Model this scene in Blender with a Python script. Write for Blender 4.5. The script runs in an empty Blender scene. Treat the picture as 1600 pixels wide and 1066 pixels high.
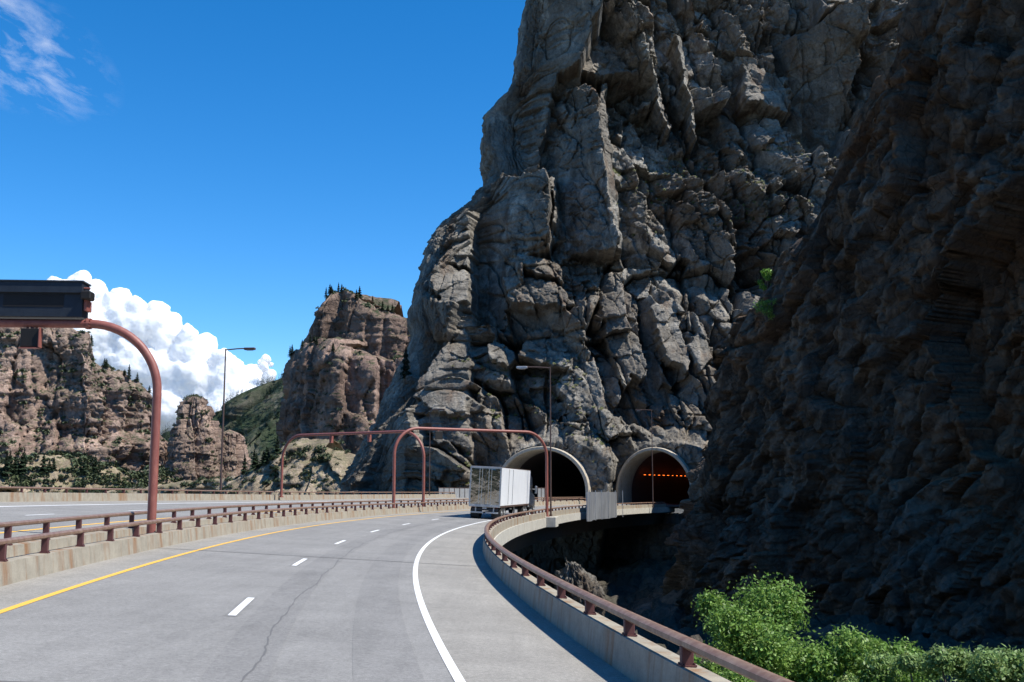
import bpy, math, random
import numpy as np
from mathutils import Vector, Matrix

scene = bpy.context.scene
C = scene.collection
R = math.radians
random.seed(7)
rng = np.random.default_rng(11)

# ------------------------------------------------------------------ camera, sky, sun, exposure
CAM_H, FPX, HOR = 2.4726, 1700.4, 763.98          # eye height; focal length and horizon of the 1600 px wide picture
cam = bpy.data.cameras.new('camera'); cam.sensor_width = 36; cam.lens = FPX/1600*36
cam.clip_start = .1; cam.clip_end = 30000
camo = bpy.data.objects.new('camera', cam); C.objects.link(camo)
PITCH = math.atan((HOR-533)/FPX)
camo.location = (0, 0, CAM_H); camo.rotation_euler = (math.pi/2+PITCH, 0, 0)
scene.camera = camo
scene.render.resolution_x, scene.render.resolution_y = 1024, 682

SUN_EL = R(56); SUN_AZ = R(107)                    # azimuth clockwise from +Y: right and a little behind
sdir = Vector((math.sin(SUN_AZ)*math.cos(SUN_EL), math.cos(SUN_AZ)*math.cos(SUN_EL), math.sin(SUN_EL)))
sun = bpy.data.lights.new('sun', 'SUN'); sun.energy = 4.6; sun.angle = R(.5); sun.color = (1, .955, .88)
suno = bpy.data.objects.new('sun', sun); C.objects.link(suno)
suno.rotation_euler = sdir.to_track_quat('Z', 'Y').to_euler()

world = bpy.data.worlds.new('World'); scene.world = world; world.use_nodes = True
wn = world.node_tree; bg = wn.nodes['Background']
sky = wn.nodes.new('ShaderNodeTexSky'); sky.sky_type = 'NISHITA'; sky.sun_disc = False
sky.sun_elevation = SUN_EL; sky.sun_rotation = SUN_AZ
sky.altitude = 2000; sky.air_density = 1.0; sky.dust_density = .2; sky.ozone_density = 4
hsv = wn.nodes.new('ShaderNodeHueSaturation'); hsv.inputs['Saturation'].default_value = 1.34
wn.links.new(sky.outputs[0], hsv.inputs['Color']); wn.links.new(hsv.outputs[0], bg.inputs[0])
bg.inputs[1].default_value = .14
vs = scene.view_settings; vs.view_transform = 'Standard'; vs.look = 'None'; vs.exposure = .54; vs.gamma = 1
vs.use_curve_mapping = False

# ------------------------------------------------------------------ noise
def hsh(ix, iy, seed):
    h = (ix.astype(np.int64)*374761393 + iy.astype(np.int64)*668265263 + seed*974634777) & 0xffffffff
    h = ((h ^ (h >> 13))*1274126177) & 0xffffffff
    h = ((h ^ (h >> 16))*2246822519) & 0xffffffff
    return ((h ^ (h >> 15)) & 0xffffff)/16777216.0
def vnoise(x, y, seed):
    ix, iy = np.floor(x), np.floor(y); fx, fy = x-ix, y-iy
    fx = fx*fx*(3-2*fx); fy = fy*fy*(3-2*fy)
    a = hsh(ix, iy, seed); b = hsh(ix+1, iy, seed); c = hsh(ix, iy+1, seed); d = hsh(ix+1, iy+1, seed)
    return (a*(1-fx)+b*fx)*(1-fy)+(c*(1-fx)+d*fx)*fy
def fbm(x, y, seed, oct=4):
    s = 0; a = .5; t = 0
    for o in range(oct):
        s = s+a*vnoise(x, y, seed+o*17); t += a; x = x*2.03+5.1; y = y*2.03+1.7; a *= .5
    return s/t*2-1
def cells(x, y, seed, jit=.85):
    ix, iy = np.floor(x), np.floor(y)
    f1 = np.full(x.shape, 9.); f2 = np.full(x.shape, 9.); ci = ix.copy(); cj = iy.copy(); dx = x*0; dy = x*0
    for i in (-1, 0, 1):
        for j in (-1, 0, 1):
            a, b = ix+i, iy+j
            px = a+.5+jit*(hsh(a, b, seed)-.5); py = b+.5+jit*(hsh(a, b, seed+1)-.5)
            ex, ey = x-px, y-py; ax_, ay_ = np.abs(ex), np.abs(ey); q = np.maximum(ax_, ay_)+.22*np.minimum(ax_, ay_); m = q < f1
            f2 = np.where(m, f1, np.minimum(f2, q)); f1 = np.where(m, q, f1)
            ci = np.where(m, a, ci); cj = np.where(m, b, cj); dx = np.where(m, ex, dx); dy = np.where(m, ey, dy)
    return ci, cj, f2-f1, dx, dy
def blocks(x, z, specs, seed):
    """fractured rock: every cell a tilted facet pushed in or out, in metres"""
    d = np.zeros(x.shape)
    for k, (size, asp, amp, tx, tz, bx, shear, groove) in enumerate(specs):
        s = seed+k*101
        wx = x+size*.11*fbm(x/size*1.3, z/size*1.3, s+7, 3); wz = z+size*.11*fbm(x/size*1.3+9, z/size*1.3+4, s+8, 3)
        ci, cj, e, dx, dy = cells((wx+shear*wz)/size, wz/(size*asp), s)
        r1, r2, r3 = hsh(ci, cj, s+31), hsh(ci, cj, s+37), hsh(ci, cj, s+41)
        X_, Z_ = dx*size, dy*size*asp; f_ = None
        for q, (ga, gb) in enumerate(((1., .15), (-.85, -.3), (.15, -.95), (-.2, .9))):
            # every block is cut by four planes along the joint sets: arrises, lit and shaded facets
            a_ = ga+1.1*(hsh(ci, cj, s+43+q*7)-.5); b_ = gb+1.1*(hsh(ci, cj, s+47+q*7)-.5); c_ = hsh(ci, cj, s+51+q*7)
            pl = tx*a_*X_+tz*b_*Z_+(c_-.15)*.42*size*(tx+.1)
            f_ = pl if f_ is None else np.minimum(f_, pl)
        u_ = hsh(ci, cj, s+61); k_ = np.floor(hsh(ci, cj, s+63)*4)      # other blocks: one clean split face
        sa = np.select([k_ == 0, k_ == 1, k_ == 2], [.9, -.75, .25], -.1)+.7*(hsh(ci, cj, s+65)-.5)
        sb = np.select([k_ == 0, k_ == 1, k_ == 2], [.1, -.35, -.9], .7)+.7*(hsh(ci, cj, s+67)-.5)
        f_ = np.where(u_ < .6, .62*(tx*sa*X_+tz*sb*Z_), f_+.06*size*tx)
        d += amp*(2*r1-1)+bx*X_+f_+.25*((2*r2-1)*tx*X_+(2*r3-1)*tz*Z_)
        d -= groove*(np.clip(1-e/.045, 0, 1)+.15*np.exp(-e/.12))*(hsh(ci, cj, s+91) > .3)
    return d
def inpoly(px, py, poly):
    m = np.zeros(px.shape, bool); n = len(poly)
    for i in range(n):
        x1, y1 = poly[i]; x2, y2 = poly[(i+1) % n]
        if y1 == y2: continue
        c = ((y1 > py) != (y2 > py)) & (px < (x2-x1)*(py-y1)/(y2-y1)+x1)
        m ^= c
    return m
cP, sP = math.cos(PITCH), math.sin(PITCH)
def proj(X, Y, Z):
    y = Z-CAM_H; zc = Y*cP+y*sP; yc = -Y*sP+y*cP
    return 800+FPX*X/zc, 533-FPX*yc/zc
def ray(px, py, Y):
    """the point at depth Y seen at (px,py) of the photograph: (X, Z)"""
    a, b = (px-800)/FPX, (533-py)/FPX
    zc = Y/(cP-b*sP)
    return a*zc, CAM_H+zc*(sP+b*cP)

# ------------------------------------------------------------------ object helpers
def link(o, parent=None):
    C.objects.link(o)
    if parent is not None: o.parent = parent
    return o
def tag(o, label=None, cat=None, group=None, kind=None):
    if label: o['label'] = label
    if cat: o['category'] = cat
    if group: o['group'] = group
    if kind: o['kind'] = kind
    return o
def empty(name, loc, rz=0):
    o = bpy.data.objects.new(name, None); C.objects.link(o); o.location = loc; o.rotation_euler = (0, 0, rz)
    o.empty_display_size = .3
    return o
def mesh_np(name, V, F, mat, parent=None, smooth=False):
    V = np.asarray(V, np.float32); F = np.asarray(F, np.int32)
    me = bpy.data.meshes.new(name); k = F.shape[1]
    me.vertices.add(len(V)); me.vertices.foreach_set('co', V.ravel())
    me.loops.add(F.size); me.loops.foreach_set('vertex_index', F.ravel())
    me.polygons.add(len(F)); me.polygons.foreach_set('loop_start', np.arange(len(F), dtype=np.int32)*k)
    me.polygons.foreach_set('loop_total', np.full(len(F), k, np.int32))
    if smooth: me.polygons.foreach_set('use_smooth', np.ones(len(F), bool))
    me.update(calc_edges=True); me.materials.append(mat)
    return link(bpy.data.objects.new(name, me), parent)
class MB:
    def __init__(s): s.v = []; s.f = []
    def add(s, v, f):
        n = len(s.v); s.v += [tuple(p) for p in v]; s.f += [tuple(i+n for i in q) for q in f]; return s
    def box(s, c, d, M=None, taper=1.0, bev=0.0):
        x, y, z = d[0]/2, d[1]/2, d[2]/2; b = min(bev, x*.9, y*.9, z*.9)
        if b <= 0:
            P = [(-x, -y, -z), (x, -y, -z), (x, y, -z), (-x, y, -z), (-x*taper, -y*taper, z), (x*taper, -y*taper, z), (x*taper, y*taper, z), (-x*taper, y*taper, z)]
            F = [(3, 2, 1, 0), (4, 5, 6, 7), (0, 1, 5, 4), (1, 2, 6, 5), (2, 3, 7, 6), (3, 0, 4, 7)]
        else:
            P = []; F = []
            for zz, k in ((-z, 1), (-z+b, 0), (z-b, 0), (z, 1)):
                X, Y_ = x-b*k, y-b*k
                for (sx, sy) in ((1, -1), (1, 1), (-1, 1), (-1, -1)):
                    if sx*sy < 0: P += [(sx*(X-b*(1-k)), sy*Y_, zz), (sx*X, sy*(Y_-b*(1-k)), zz)]
                    else: P += [(sx*X, sy*(Y_-b*(1-k)), zz), (sx*(X-b*(1-k)), sy*Y_, zz)]
            for r in range(3):
                for i in range(8):
                    j = (i+1) % 8; F.append((r*8+i, r*8+j, r*8+8+j, r*8+8+i))
            F.append(tuple(range(7, -1, -1))); F.append(tuple(range(24, 32)))
        c = Vector(c)
        P = [Vector(p) for p in P]
        if M is not None: P = [M @ p for p in P]
        return s.add([p+c for p in P], F)
    def tube(s, pts, r, n=12, caps=True, sx=1.0):
        pts = [Vector(p) for p in pts]; m = len(pts); rs = r if isinstance(r, (list, tuple)) else [r]*m
        V = []; T0 = (pts[1]-pts[0]).normalized(); up = Vector((0, 0, 1)) if abs(T0.z) < .9 else Vector((0, 1, 0))
        A = T0.cross(up).normalized()
        for i, p in enumerate(pts):
            T = (pts[min(i+1, m-1)]-pts[max(i-1, 0)]).normalized()
            A = (A-T*A.dot(T)).normalized(); B = T.cross(A)
            V += [p+A*(math.cos(2*math.pi*k/n)*rs[i]*sx)+B*(math.sin(2*math.pi*k/n)*rs[i]) for k in range(n)]
        F = [(i*n+k, i*n+(k+1) % n, (i+1)*n+(k+1) % n, (i+1)*n+k) for i in range(m-1) for k in range(n)]
        if caps: F += [tuple(range(n-1, -1, -1)), tuple((m-1)*n+k for k in range(n))]
        return s.add(V, F)
    def cyl(s, c, r, h, axis=(0, 0, 1), n=20, r2=None):
        a = Vector(axis).normalized(); c = Vector(c)
        return s.tube([c-a*h/2, c+a*h/2], [r, r if r2 is None else r2], n)
    def loft(s, rows, closed=True, caps=True):
        n = len(rows[0]); V = [p for r_ in rows for p in r_]; m = len(rows); q = n if closed else n-1
        F = [(i*n+k, (i+1)*n+k, (i+1)*n+(k+1) % n, i*n+(k+1) % n) for i in range(m-1) for k in range(q)]
        if caps and closed: F += [tuple(range(n)), tuple((m-1)*n+k for k in range(n-1, -1, -1))]
        return s.add(V, F)
    def build(s, name, mat, parent=None, smooth=False):
        me = bpy.data.meshes.new(name); me.from_pydata([tuple(v) for v in s.v], [], s.f); me.update()
        if smooth:
            me.polygons.foreach_set('use_smooth', [True]*len(me.polygons))
            try: me.set_sharp_from_angle(angle=R(40))
            except Exception: pass
        me.materials.append(mat)
        return link(bpy.data.objects.new(name, me), parent)
def copy_tree(o, parent=None):
    c = o.copy(); C.objects.link(c); c.parent = parent
    for ch in list(o.children): copy_tree(ch, c)
    return c

# ------------------------------------------------------------------ materials
def mat_new(name, rough=.8, metal=0, spec=.5):
    m = bpy.data.materials.new(name); m.use_nodes = True; nt = m.node_tree; b = nt.nodes['Principled BSDF']
    b.inputs['Roughness'].default_value = rough; b.inputs['Metallic'].default_value = metal
    b.inputs['Specular IOR Level'].default_value = spec
    return m, nt, b
def N(nt, t, **kw):
    n = nt.nodes.new(t)
    for k, v in kw.items():
        if k in n.inputs: n.inputs[k].default_value = v
        else: setattr(n, k, v)
    return n
def coords(nt, scale=(1, 1, 1), rot=(0, 0, 0), kind='Object'):
    tc = N(nt, 'ShaderNodeTexCoord'); mp = N(nt, 'ShaderNodeMapping')
    mp.inputs['Scale'].default_value = scale; mp.inputs['Rotation'].default_value = rot
    nt.links.new(tc.outputs[kind], mp.inputs[0]); return mp.outputs[0]
def noise(nt, vec, scale, detail=6, rough=.6, dist=0.):
    n = N(nt, 'ShaderNodeTexNoise', Scale=scale, Detail=detail, Roughness=rough, Distortion=dist)
    nt.links.new(vec, n.inputs['Vector']); return n.outputs['Fac']
def ramp(nt, fac, stops, mode='LINEAR'):
    r = N(nt, 'ShaderNodeValToRGB'); cr = r.color_ramp; cr.interpolation = mode
    while len(cr.elements) < len(stops): cr.elements.new(.5)
    for e, (p, c) in zip(cr.elements, stops):
        e.position = p; e.color = (c if len(c) == 4 else (*c, 1)) if not isinstance(c, (int, float)) else (c, c, c, 1)
    nt.links.new(fac, r.inputs[0]); return r.outputs[0]
def mix(nt, fac, a, b, mode='MIX'):
    m = N(nt, 'ShaderNodeMix', data_type='RGBA', blend_type=mode)
    for sock, v in ((m.inputs[0], fac), (m.inputs[6], a), (m.inputs[7], b)):
        if isinstance(v, (int, float)): sock.default_value = v
        elif isinstance(v, tuple): sock.default_value = (*v, 1)
        else: nt.links.new(v, sock)
    return m.outputs[2]
def bump(nt, b, h, strength=.5, dist=.1, prev=None):
    n = N(nt, 'ShaderNodeBump', Strength=strength, Distance=dist); nt.links.new(h, n.inputs['Height'])
    if prev: nt.links.new(prev, n.inputs['Normal'])
    nt.links.new(n.outputs[0], b.inputs['Normal']); return n.outputs[0]

def rock_mat(name, c1, c2, c3, stain, scale=1., strata=0., veg=None, bstr=1.05):
    m, nt, b = mat_new(name, .92, spec=.25)
    v = coords(nt); vs_ = coords(nt, (1, 1, .18)) ; vh = coords(nt, (.12, .12, 1.), (R(6), R(4), 0))
    big = noise(nt, v, .05*scale, 5, .55); med = noise(nt, v, .35*scale, 8, .65); fine = noise(nt, v, 2.4*scale, 8, .7)
    col = mix(nt, ramp(nt, med, [(.35, 0.), (.65, 1.)]), c1, c2)
    col = mix(nt, ramp(nt, big, [(.42, 0.), (.62, 1.)]), col, c3)
    col = mix(nt, ramp(nt, noise(nt, vs_, .3*scale, 6, .6), [(.54, 0.), (.7, .75)]), col, stain)
    if strata > 0:
        st = noise(nt, vh, .45*scale, 8, .7)
        col = mix(nt, strata, col, ramp(nt, st, [(.3, .35), (.5, .8), (.7, 1.25)]), 'MULTIPLY')
    col = mix(nt, 1., col, ramp(nt, fine, [(.25, .55), (.5, .95), (.78, 1.35)]), 'MULTIPLY')
    if veg:
        geo = N(nt, 'ShaderNodeNewGeometry'); sp = N(nt, 'ShaderNodeSeparateXYZ'); nt.links.new(geo.outputs['True Normal'], sp.inputs[0])
        a = N(nt, 'ShaderNodeMath', operation='MULTIPLY'); nt.links.new(ramp(nt, sp.outputs[2], [(.45, 0.), (.75, 1.)]), a.inputs[0])
        nt.links.new(ramp(nt, noise(nt, v, .5*scale, 6, .7), [(.42, 0.), (.6, 1.)]), a.inputs[1])
        col = mix(nt, a.outputs[0], col, veg)
    vc = N(nt, 'ShaderNodeTexVoronoi', Scale=.33*scale); nt.links.new(coords(nt, (1, 1, .6)), vc.inputs['Vector'])
    col = mix(nt, .8, col, ramp(nt, vc.outputs['Color'], [(0., .62), (1., 1.38)]), 'MULTIPLY')
    nt.links.new(col, b.inputs['Base Color'])
    vor = N(nt, 'ShaderNodeTexVoronoi', feature='DISTANCE_TO_EDGE', Scale=.9*scale); nt.links.new(v, vor.inputs['Vector'])
    vn = N(nt, 'ShaderNodeTexNoise', Scale=1.1*scale, Detail=4.)
    nt.links.new(v, vn.inputs['Vector'])
    mv = N(nt, 'ShaderNodeMix', data_type='VECTOR'); mv.inputs[0].default_value = .35
    nt.links.new(v, mv.inputs[4]); nt.links.new(vn.outputs['Color'], mv.inputs[5]); nt.links.new(mv.outputs[1], vor.inputs['Vector'])
    p = bump(nt, b, ramp(nt, vor.outputs['Distance'], [(0., 0.), (.05, .7), (.4, 1.)]), bstr*.7, .2/scale)
    p = bump(nt, b, med, bstr*.45, .5/scale, p)
    bump(nt, b, fine, bstr, .25/scale, p)
    return m
M = {}
M['rock'] = rock_mat('grey cliff rock', (.095, .086, .072), (.38, .352, .30), (.18, .155, .124), (.15, .095, .06))
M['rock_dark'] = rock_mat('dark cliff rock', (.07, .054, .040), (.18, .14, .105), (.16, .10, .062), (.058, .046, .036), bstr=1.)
M['rock_red'] = rock_mat('red brown rock', (.23, .145, .112), (.40, .28, .22), (.30, .21, .16), (.11, .07, .055), .35, .8, (.045, .06, .025))
M['rock_tan'] = rock_mat('tan canyon rock', (.27, .18, .14), (.47, .34, .27), (.34, .25, .195), (.14, .09, .07), .35, .75, (.05, .065, .028))
M['talus'] = rock_mat('scrubby talus', (.30, .235, .17), (.42, .34, .25), (.27, .215, .145), (.18, .13, .09), .8, 0, (.19, .17, .095))
M['forest'] = rock_mat('forested hillside', (.035, .05, .025), (.06, .075, .04), (.13, .12, .09), (.03, .045, .025), .4, 0, (.03, .05, .02))
M['ground'] = rock_mat('gorge floor', (.09, .08, .065), (.14, .12, .10), (.07, .07, .045), (.06, .05, .04), .6)

def asphalt(name, base, worn=True):
    m, nt, b = mat_new(name, .9, spec=.3)
    v = coords(nt, kind='Object')
    f = noise(nt, v, 60, 4, .7); g = noise(nt, v, .25, 5, .6); s = noise(nt, v, 320, 2, .5)
    col = mix(nt, 1., base, ramp(nt, f, [(.3, .8), (.7, 1.2)]), 'MULTIPLY')
    col = mix(nt, 1., col, ramp(nt, g, [(.3, .88), (.7, 1.1)]), 'MULTIPLY')
    col = mix(nt, 1., col, ramp(nt, noise(nt, v, 14, 3, .8), [(.3, .78), (.7, 1.2)]), 'MULTIPLY')
    col = mix(nt, 1., col, ramp(nt, noise(nt, v, 1.2, 6, .75), [(.3, .88), (.55, 1.), (.8, 1.08)]), 'MULTIPLY')
    col = mix(nt, 1., col, ramp(nt, s, [(.36, .62), (.5, 1.), (.7, 1.25)]), 'MULTIPLY')
    col = mix(nt, 1., col, ramp(nt, noise(nt, coords(nt, (1, .07, 1), (0, 0, R(4))), 2.2, 5, .7), [(.3, .90), (.55, 1.), (.75, 1.06)]), 'MULTIPLY')
    col = mix(nt, ramp(nt, noise(nt, coords(nt, (1, .2, 1)), .9, 6, .8), [(.66, 0.), (.8, .45)]), col, (.12, .12, .115))
    nt.links.new(col, b.inputs['Base Color']); bump(nt, b, f, .35, .02); return m, nt, b, col
M['lane'], _, _, _ = asphalt('worn road surface', (.262, .254, .238))
M['shoulder'], _, _, _ = asphalt('pale shoulder surface', (.305, .288, .255))
M['track'], _, _, _ = asphalt('tyre track surface', (.238, .231, .218))
def paint(name, c):
    m, nt, b = mat_new(name, .6); v = coords(nt)
    col = mix(nt, ramp(nt, noise(nt, v, 35, 6, .75), [(.3, .5), (.45, 0.)]), c, (.3, .3, .3))
    nt.links.new(col, b.inputs['Base Color']); return m
M['white'] = paint('white road paint', (.82, .82, .8)); M['yellow'] = paint('yellow road paint', (.85, .47, .05))
def concrete(name, c, rust=.6):
    m, nt, b = mat_new(name, .88, spec=.3); v = coords(nt); vz = coords(nt, (1, 1, .1))
    col = mix(nt, 1., c, ramp(nt, noise(nt, v, 2.5, 6, .65), [(.3, .78), (.7, 1.12)]), 'MULTIPLY')
    st = ramp(nt, noise(nt, vz, 1.6, 5, .7), [(.5, 0.), (.68, rust)])
    col = mix(nt, st, col, (.25, .13, .06)); col = mix(nt, ramp(nt, noise(nt, vz, 4.5, 5, .7), [(.56, 0.), (.75, .5)]), col, (.12, .10, .08))
    col = mix(nt, 1., col, ramp(nt, noise(nt, v, 30, 4, .7), [(.3, .85), (.7, 1.12)]), 'MULTIPLY')
    nt.links.new(col, b.inputs['Base Color']); bump(nt, b, noise(nt, v, 25, 5), .25, .02); return m
M['conc'] = concrete('rust stained concrete', (.34, .305, .24), .95); M['conc_clean'] = concrete('pale concrete', (.5, .48, .42), .15)
M['conc_portal'] = concrete('portal concrete', (.50, .44, .345), .4)
def metal_paint(name, c, c2, rough=.5, metal=0., sc=6):
    m, nt, b = mat_new(name, rough, metal); v = coords(nt, (1, 1, .4))
    col = mix(nt, ramp(nt, noise(nt, v, sc, 7, .7), [(.42, 0.), (.68, 1.)]), c, c2)
    nt.links.new(col, b.inputs['Base Color'])
    bump(nt, b, noise(nt, v, 30, 4), .1, .01); return m
M['rail'] = metal_paint('weathered brown rail', (.20, .115, .078), (.31, .215, .155), .5, .15)
M['rail_post'] = metal_paint('dark maroon post paint', (.085, .03, .032), (.13, .05, .045), .6)
M['tube'] = metal_paint('rust red tube paint', (.235, .075, .058), (.31, .115, .085), .5)
M['lamp_pole'] = metal_paint('brown lamp pole', (.07, .042, .035), (.11, .07, .055), .5)
M['black'] = metal_paint('dark sign housing', (.018, .024, .034), (.026, .034, .046), .45)
M['blackest'] = metal_paint('matt black face', (.008, .007, .006), (.014, .011, .009), .6)
M['galv'] = metal_paint('galvanised sheet', (.42, .43, .43), (.55, .56, .56), .4, .5, 2)
M['soffit'] = concrete('shade darkened soffit', (.13, .12, .105), .2)  # darker than the other concrete: underside shade put into the colour
M['sheet'] = metal_paint('shiny bent sheet', (.6, .62, .64), (.42, .44, .47), .38, .7, 1)
M['white_paint'] = metal_paint('white trailer panel', (.82, .84, .86), (.76, .78, .8), .4, 0, 1.2)
M['rubber'] = metal_paint('tyre rubber', (.018, .018, .018), (.03, .028, .026), .85)
M['cab'] = metal_paint('dark tractor paint', (.02, .03, .05), (.03, .04, .06), .25)
M['red_lens'] = metal_paint('red lens', (.35, .02, .015), (.3, .02, .015), .3)
def chrome():
    m, nt, b = mat_new('polished quilted steel', .12, 1.); b.inputs['Base Color'].default_value = (.42, .42, .40, 1)
    v = coords(nt); bump(nt, b, noise(nt, v, 1.1, 3, .5), .35, .12); return m
M['chrome'] = chrome()
def emis(name, c, s):
    m, nt, b = mat_new(name); b.inputs['Base Color'].default_value = (*c, 1); b.inputs['Emission Color'].default_value = (*c, 1)
    b.inputs['Emission Strength'].default_value = s; return m
M['orange'] = emis('sodium lamp glow', (1., .17, .02), 3)
M['lining'] = metal_paint('dark tunnel lining', (.05, .04, .035), (.09, .06, .05), .8)  # mottled dark brown lining tone
def leaf(name, c1, c2, rough=.5, trans=.35):
    m, nt, b = mat_new(name, rough, spec=.35); v = coords(nt)
    oi = N(nt, 'ShaderNodeTexCoord')
    col = mix(nt, ramp(nt, noise(nt, v, 1.3, 5, .7), [(.35, 0.), (.65, 1.)]), c1, c2)
    col = mix(nt, ramp(nt, noise(nt, v, 3.1, 4, .7), [(.56, 0.), (.66, .6)]), col, (c2[0]*1.25, c2[1]*.95, c2[2]*.8))
    wn_ = N(nt, 'ShaderNodeTexWhiteNoise'); geo = N(nt, 'ShaderNodeNewGeometry'); nt.links.new(geo.outputs['True Normal'], wn_.inputs['Vector'])
    col = mix(nt, 1., col, ramp(nt, wn_.outputs['Value'], [(0., .55), (1., 1.45)]), 'MULTIPLY')
    nt.links.new(col, b.inputs['Base Color'])
    t = N(nt, 'ShaderNodeBsdfTranslucent'); nt.links.new(col, t.inputs[0])
    ms = N(nt, 'ShaderNodeMixShader'); ms.inputs[0].default_value = trans
    out = nt.nodes['Material Output']; nt.links.new(b.outputs[0], ms.inputs[1]); nt.links.new(t.outputs[0], ms.inputs[2]); nt.links.new(ms.outputs[0], out.inputs[0])
    return m
M['leaf'] = leaf('broad green leaves', (.125, .24, .04), (.24, .38, .08))
M['leaf2'] = leaf('grey green leaves', (.16, .26, .07), (.27, .38, .14))
M['leaf_bright'] = leaf('bright green leaves', (.12, .25, .03), (.18, .34, .05))
M['needle'] = leaf('dark conifer needles', (.02, .038, .018), (.035, .058, .028), .6, .1)
M['scrub'] = leaf('sage scrub leaves', (.055, .075, .035), (.09, .11, .05), .6, .1)
M['grass'] = leaf('dry ledge grass', (.10, .13, .03), (.17, .17, .06), .6, .1)
M['bark'] = metal_paint('grey bark', (.12, .09, .07), (.18, .14, .11), .9)

# ------------------------------------------------------------------ road alignment (arc length s, offset d to the left of the right edge line)
_S = np.linspace(-6, 215, 1600)
_k = np.where(_S < 95, .0023837541+6.5694731e-5*_S-1.3763514e-6*_S**2/2, .00089484+6.4078e-5*(_S-95))
_th = np.concatenate([[0], np.cumsum(_k[:-1]*np.diff(_S))]); _th += -.19061784-np.interp(0, _S, _th)
_ds = _S[1]-_S[0]
_X = np.concatenate([[0], np.cumsum(np.sin(_th[:-1])*_ds)]); _Y = np.concatenate([[0], np.cumsum(np.cos(_th[:-1])*_ds)])
_X += 1.8124576-np.interp(0, _S, _X); _Y -= np.interp(0, _S, _Y)
_q = np.minimum(_S, 95); _Z = .00340185*_q-4.1425936e-5*_q*_q-.00340997*(_S-_q)
_E = .061591775+(.048280329-.061591775)*np.clip((_S-50)/70, 0, 1)
def heading(s): return float(np.interp(s, _S, _th))
def rp(s, d, h=0.):
    X = float(np.interp(s, _S, _X)); Y = float(np.interp(s, _S, _Y)); t = heading(s)
    return Vector((X-math.cos(t)*d, Y+math.sin(t)*d, float(np.interp(s, _S, _Z))+float(np.interp(s, _S, _E))*d+h))
dP, dA, dB, dC, zB = -2.4057, 8.2700, 9.5040, 26.6037, .0904
def strip(name, s0, s1, step, prof, mat, parent=None, closed=False, caps=False, smooth=False):
    n = max(2, int((s1-s0)/step)+1); rows = [[rp(s, d, h) for d, h in prof] for s in np.linspace(s0, s1, n)]
    m = MB(); m.loft(rows, closed, caps); return m.build(name, mat, parent, smooth)

SE = 205
road = strip('road', -5, SE, 1., [(3.1, .004), (2.2, .004), (.0, .004)], M['lane']); tag(road, kind='structure')
road2 = strip('lane_surface', -5, SE, 1., [(7.05, .004), (3.1, .004)], M['lane'], road)
strip('shoulder', -5, SE, 1., [(0, .004), (-2.45, .004)], M['shoulder'], road)
strip('shoulder', -5, SE, 1., [(8.35, .004), (7.05, .004)], M['shoulder'], road)
strip('tyre_track', -5, SE, 1., [(1.35, .008), (.45, .008)], M['track'], road)
strip('tyre_track', -5, SE, 1., [(3.15, .008), (2.35, .008)], M['track'], road)
strip('edge_line', -5, SE, .7, [(.07, .012), (-.07, .012)], M['white'], road)
strip('edge_line', -5, SE, .7, [(7.1, .012), (6.96, .012)], M['yellow'], road)
for k in range(-2, 12):
    s = 20.27+12.192*k
    if s > -5:
        strip('lane_dash', s-.12, s+3.17, .6, [(3.6, .009), (3.36, .009)], M['track'], road)
        strip('lane_dash', s, s+3.05, .6, [(3.54, .012), (3.40, .012)], M['white'], road)
# crack running along the right lane
mb = MB(); pts = []; d = 3.0; ss = -4.
cr = [(8, 2.75), (16, 2.6), (22, 2.62), (27, 2.45), (33, 2.4), (42, 2.5), (60, 2.55), (95, 2.5)]
while ss < 95:
    base = float(np.interp(ss, [a for a, _ in cr], [b for _, b in cr]))
    d = base+.03*math.sin(ss*1.1)+random.uniform(-.022, .022); pts.append((ss, d)); ss += .25
rows = [[rp(s_, d_+w, .0105), rp(s_, d_-w, .0105)] for (s_, d_) in pts for w in [random.uniform(.008, .02)]]
mcrk, nt, b = mat_new('crack and joint tar', .9); b.inputs['Base Color'].default_value = (.125, .122, .117, 1)  # even dark tone of the crack and deck joints
mb.loft(rows, False); mb.build('pavement_crack', mcrk, road)
E2 = 200
lroad = strip('road', -5, E2, 1., [(9.6+10.2, zB+.004), (9.6+4.4, zB+.004)], M['lane']); tag(lroad, kind='structure')
strip('lane_surface', -5, E2, 1., [(23.1, zB+.004), (19.8, zB+.004)], M['lane'], lroad)
strip('shoulder', -5, E2, 1., [(dC+.1, zB+.004), (23.1, zB+.004)], M['shoulder'], lroad)
strip('shoulder', -5, E2, 1., [(14.0, zB+.004), (dB-.1, zB+.004)], M['shoulder'], lroad)
strip('edge_line', -5, E2, 1., [(23.3, zB+.012), (23.0, zB+.012)], M['white'], lroad)
strip('edge_line', -5, E2, 1., [(13.92, zB+.012), (13.72, zB+.012)], M['yellow'], lroad)
for k in range(0, 12): strip('lane_dash', 26+12.192*k, 29+12.192*k, 1, [(18.3, zB+.012), (18.15, zB+.012)], M['white'], lroad)
for k in range(0, 7):
    s = 14+24*k+random.uniform(-3, 3)                 # expansion joints
    strip('deck_joint', s, s+.09, .1, [(8.3, .0155), (-2.4, .0155)], mcrk, road)

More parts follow.
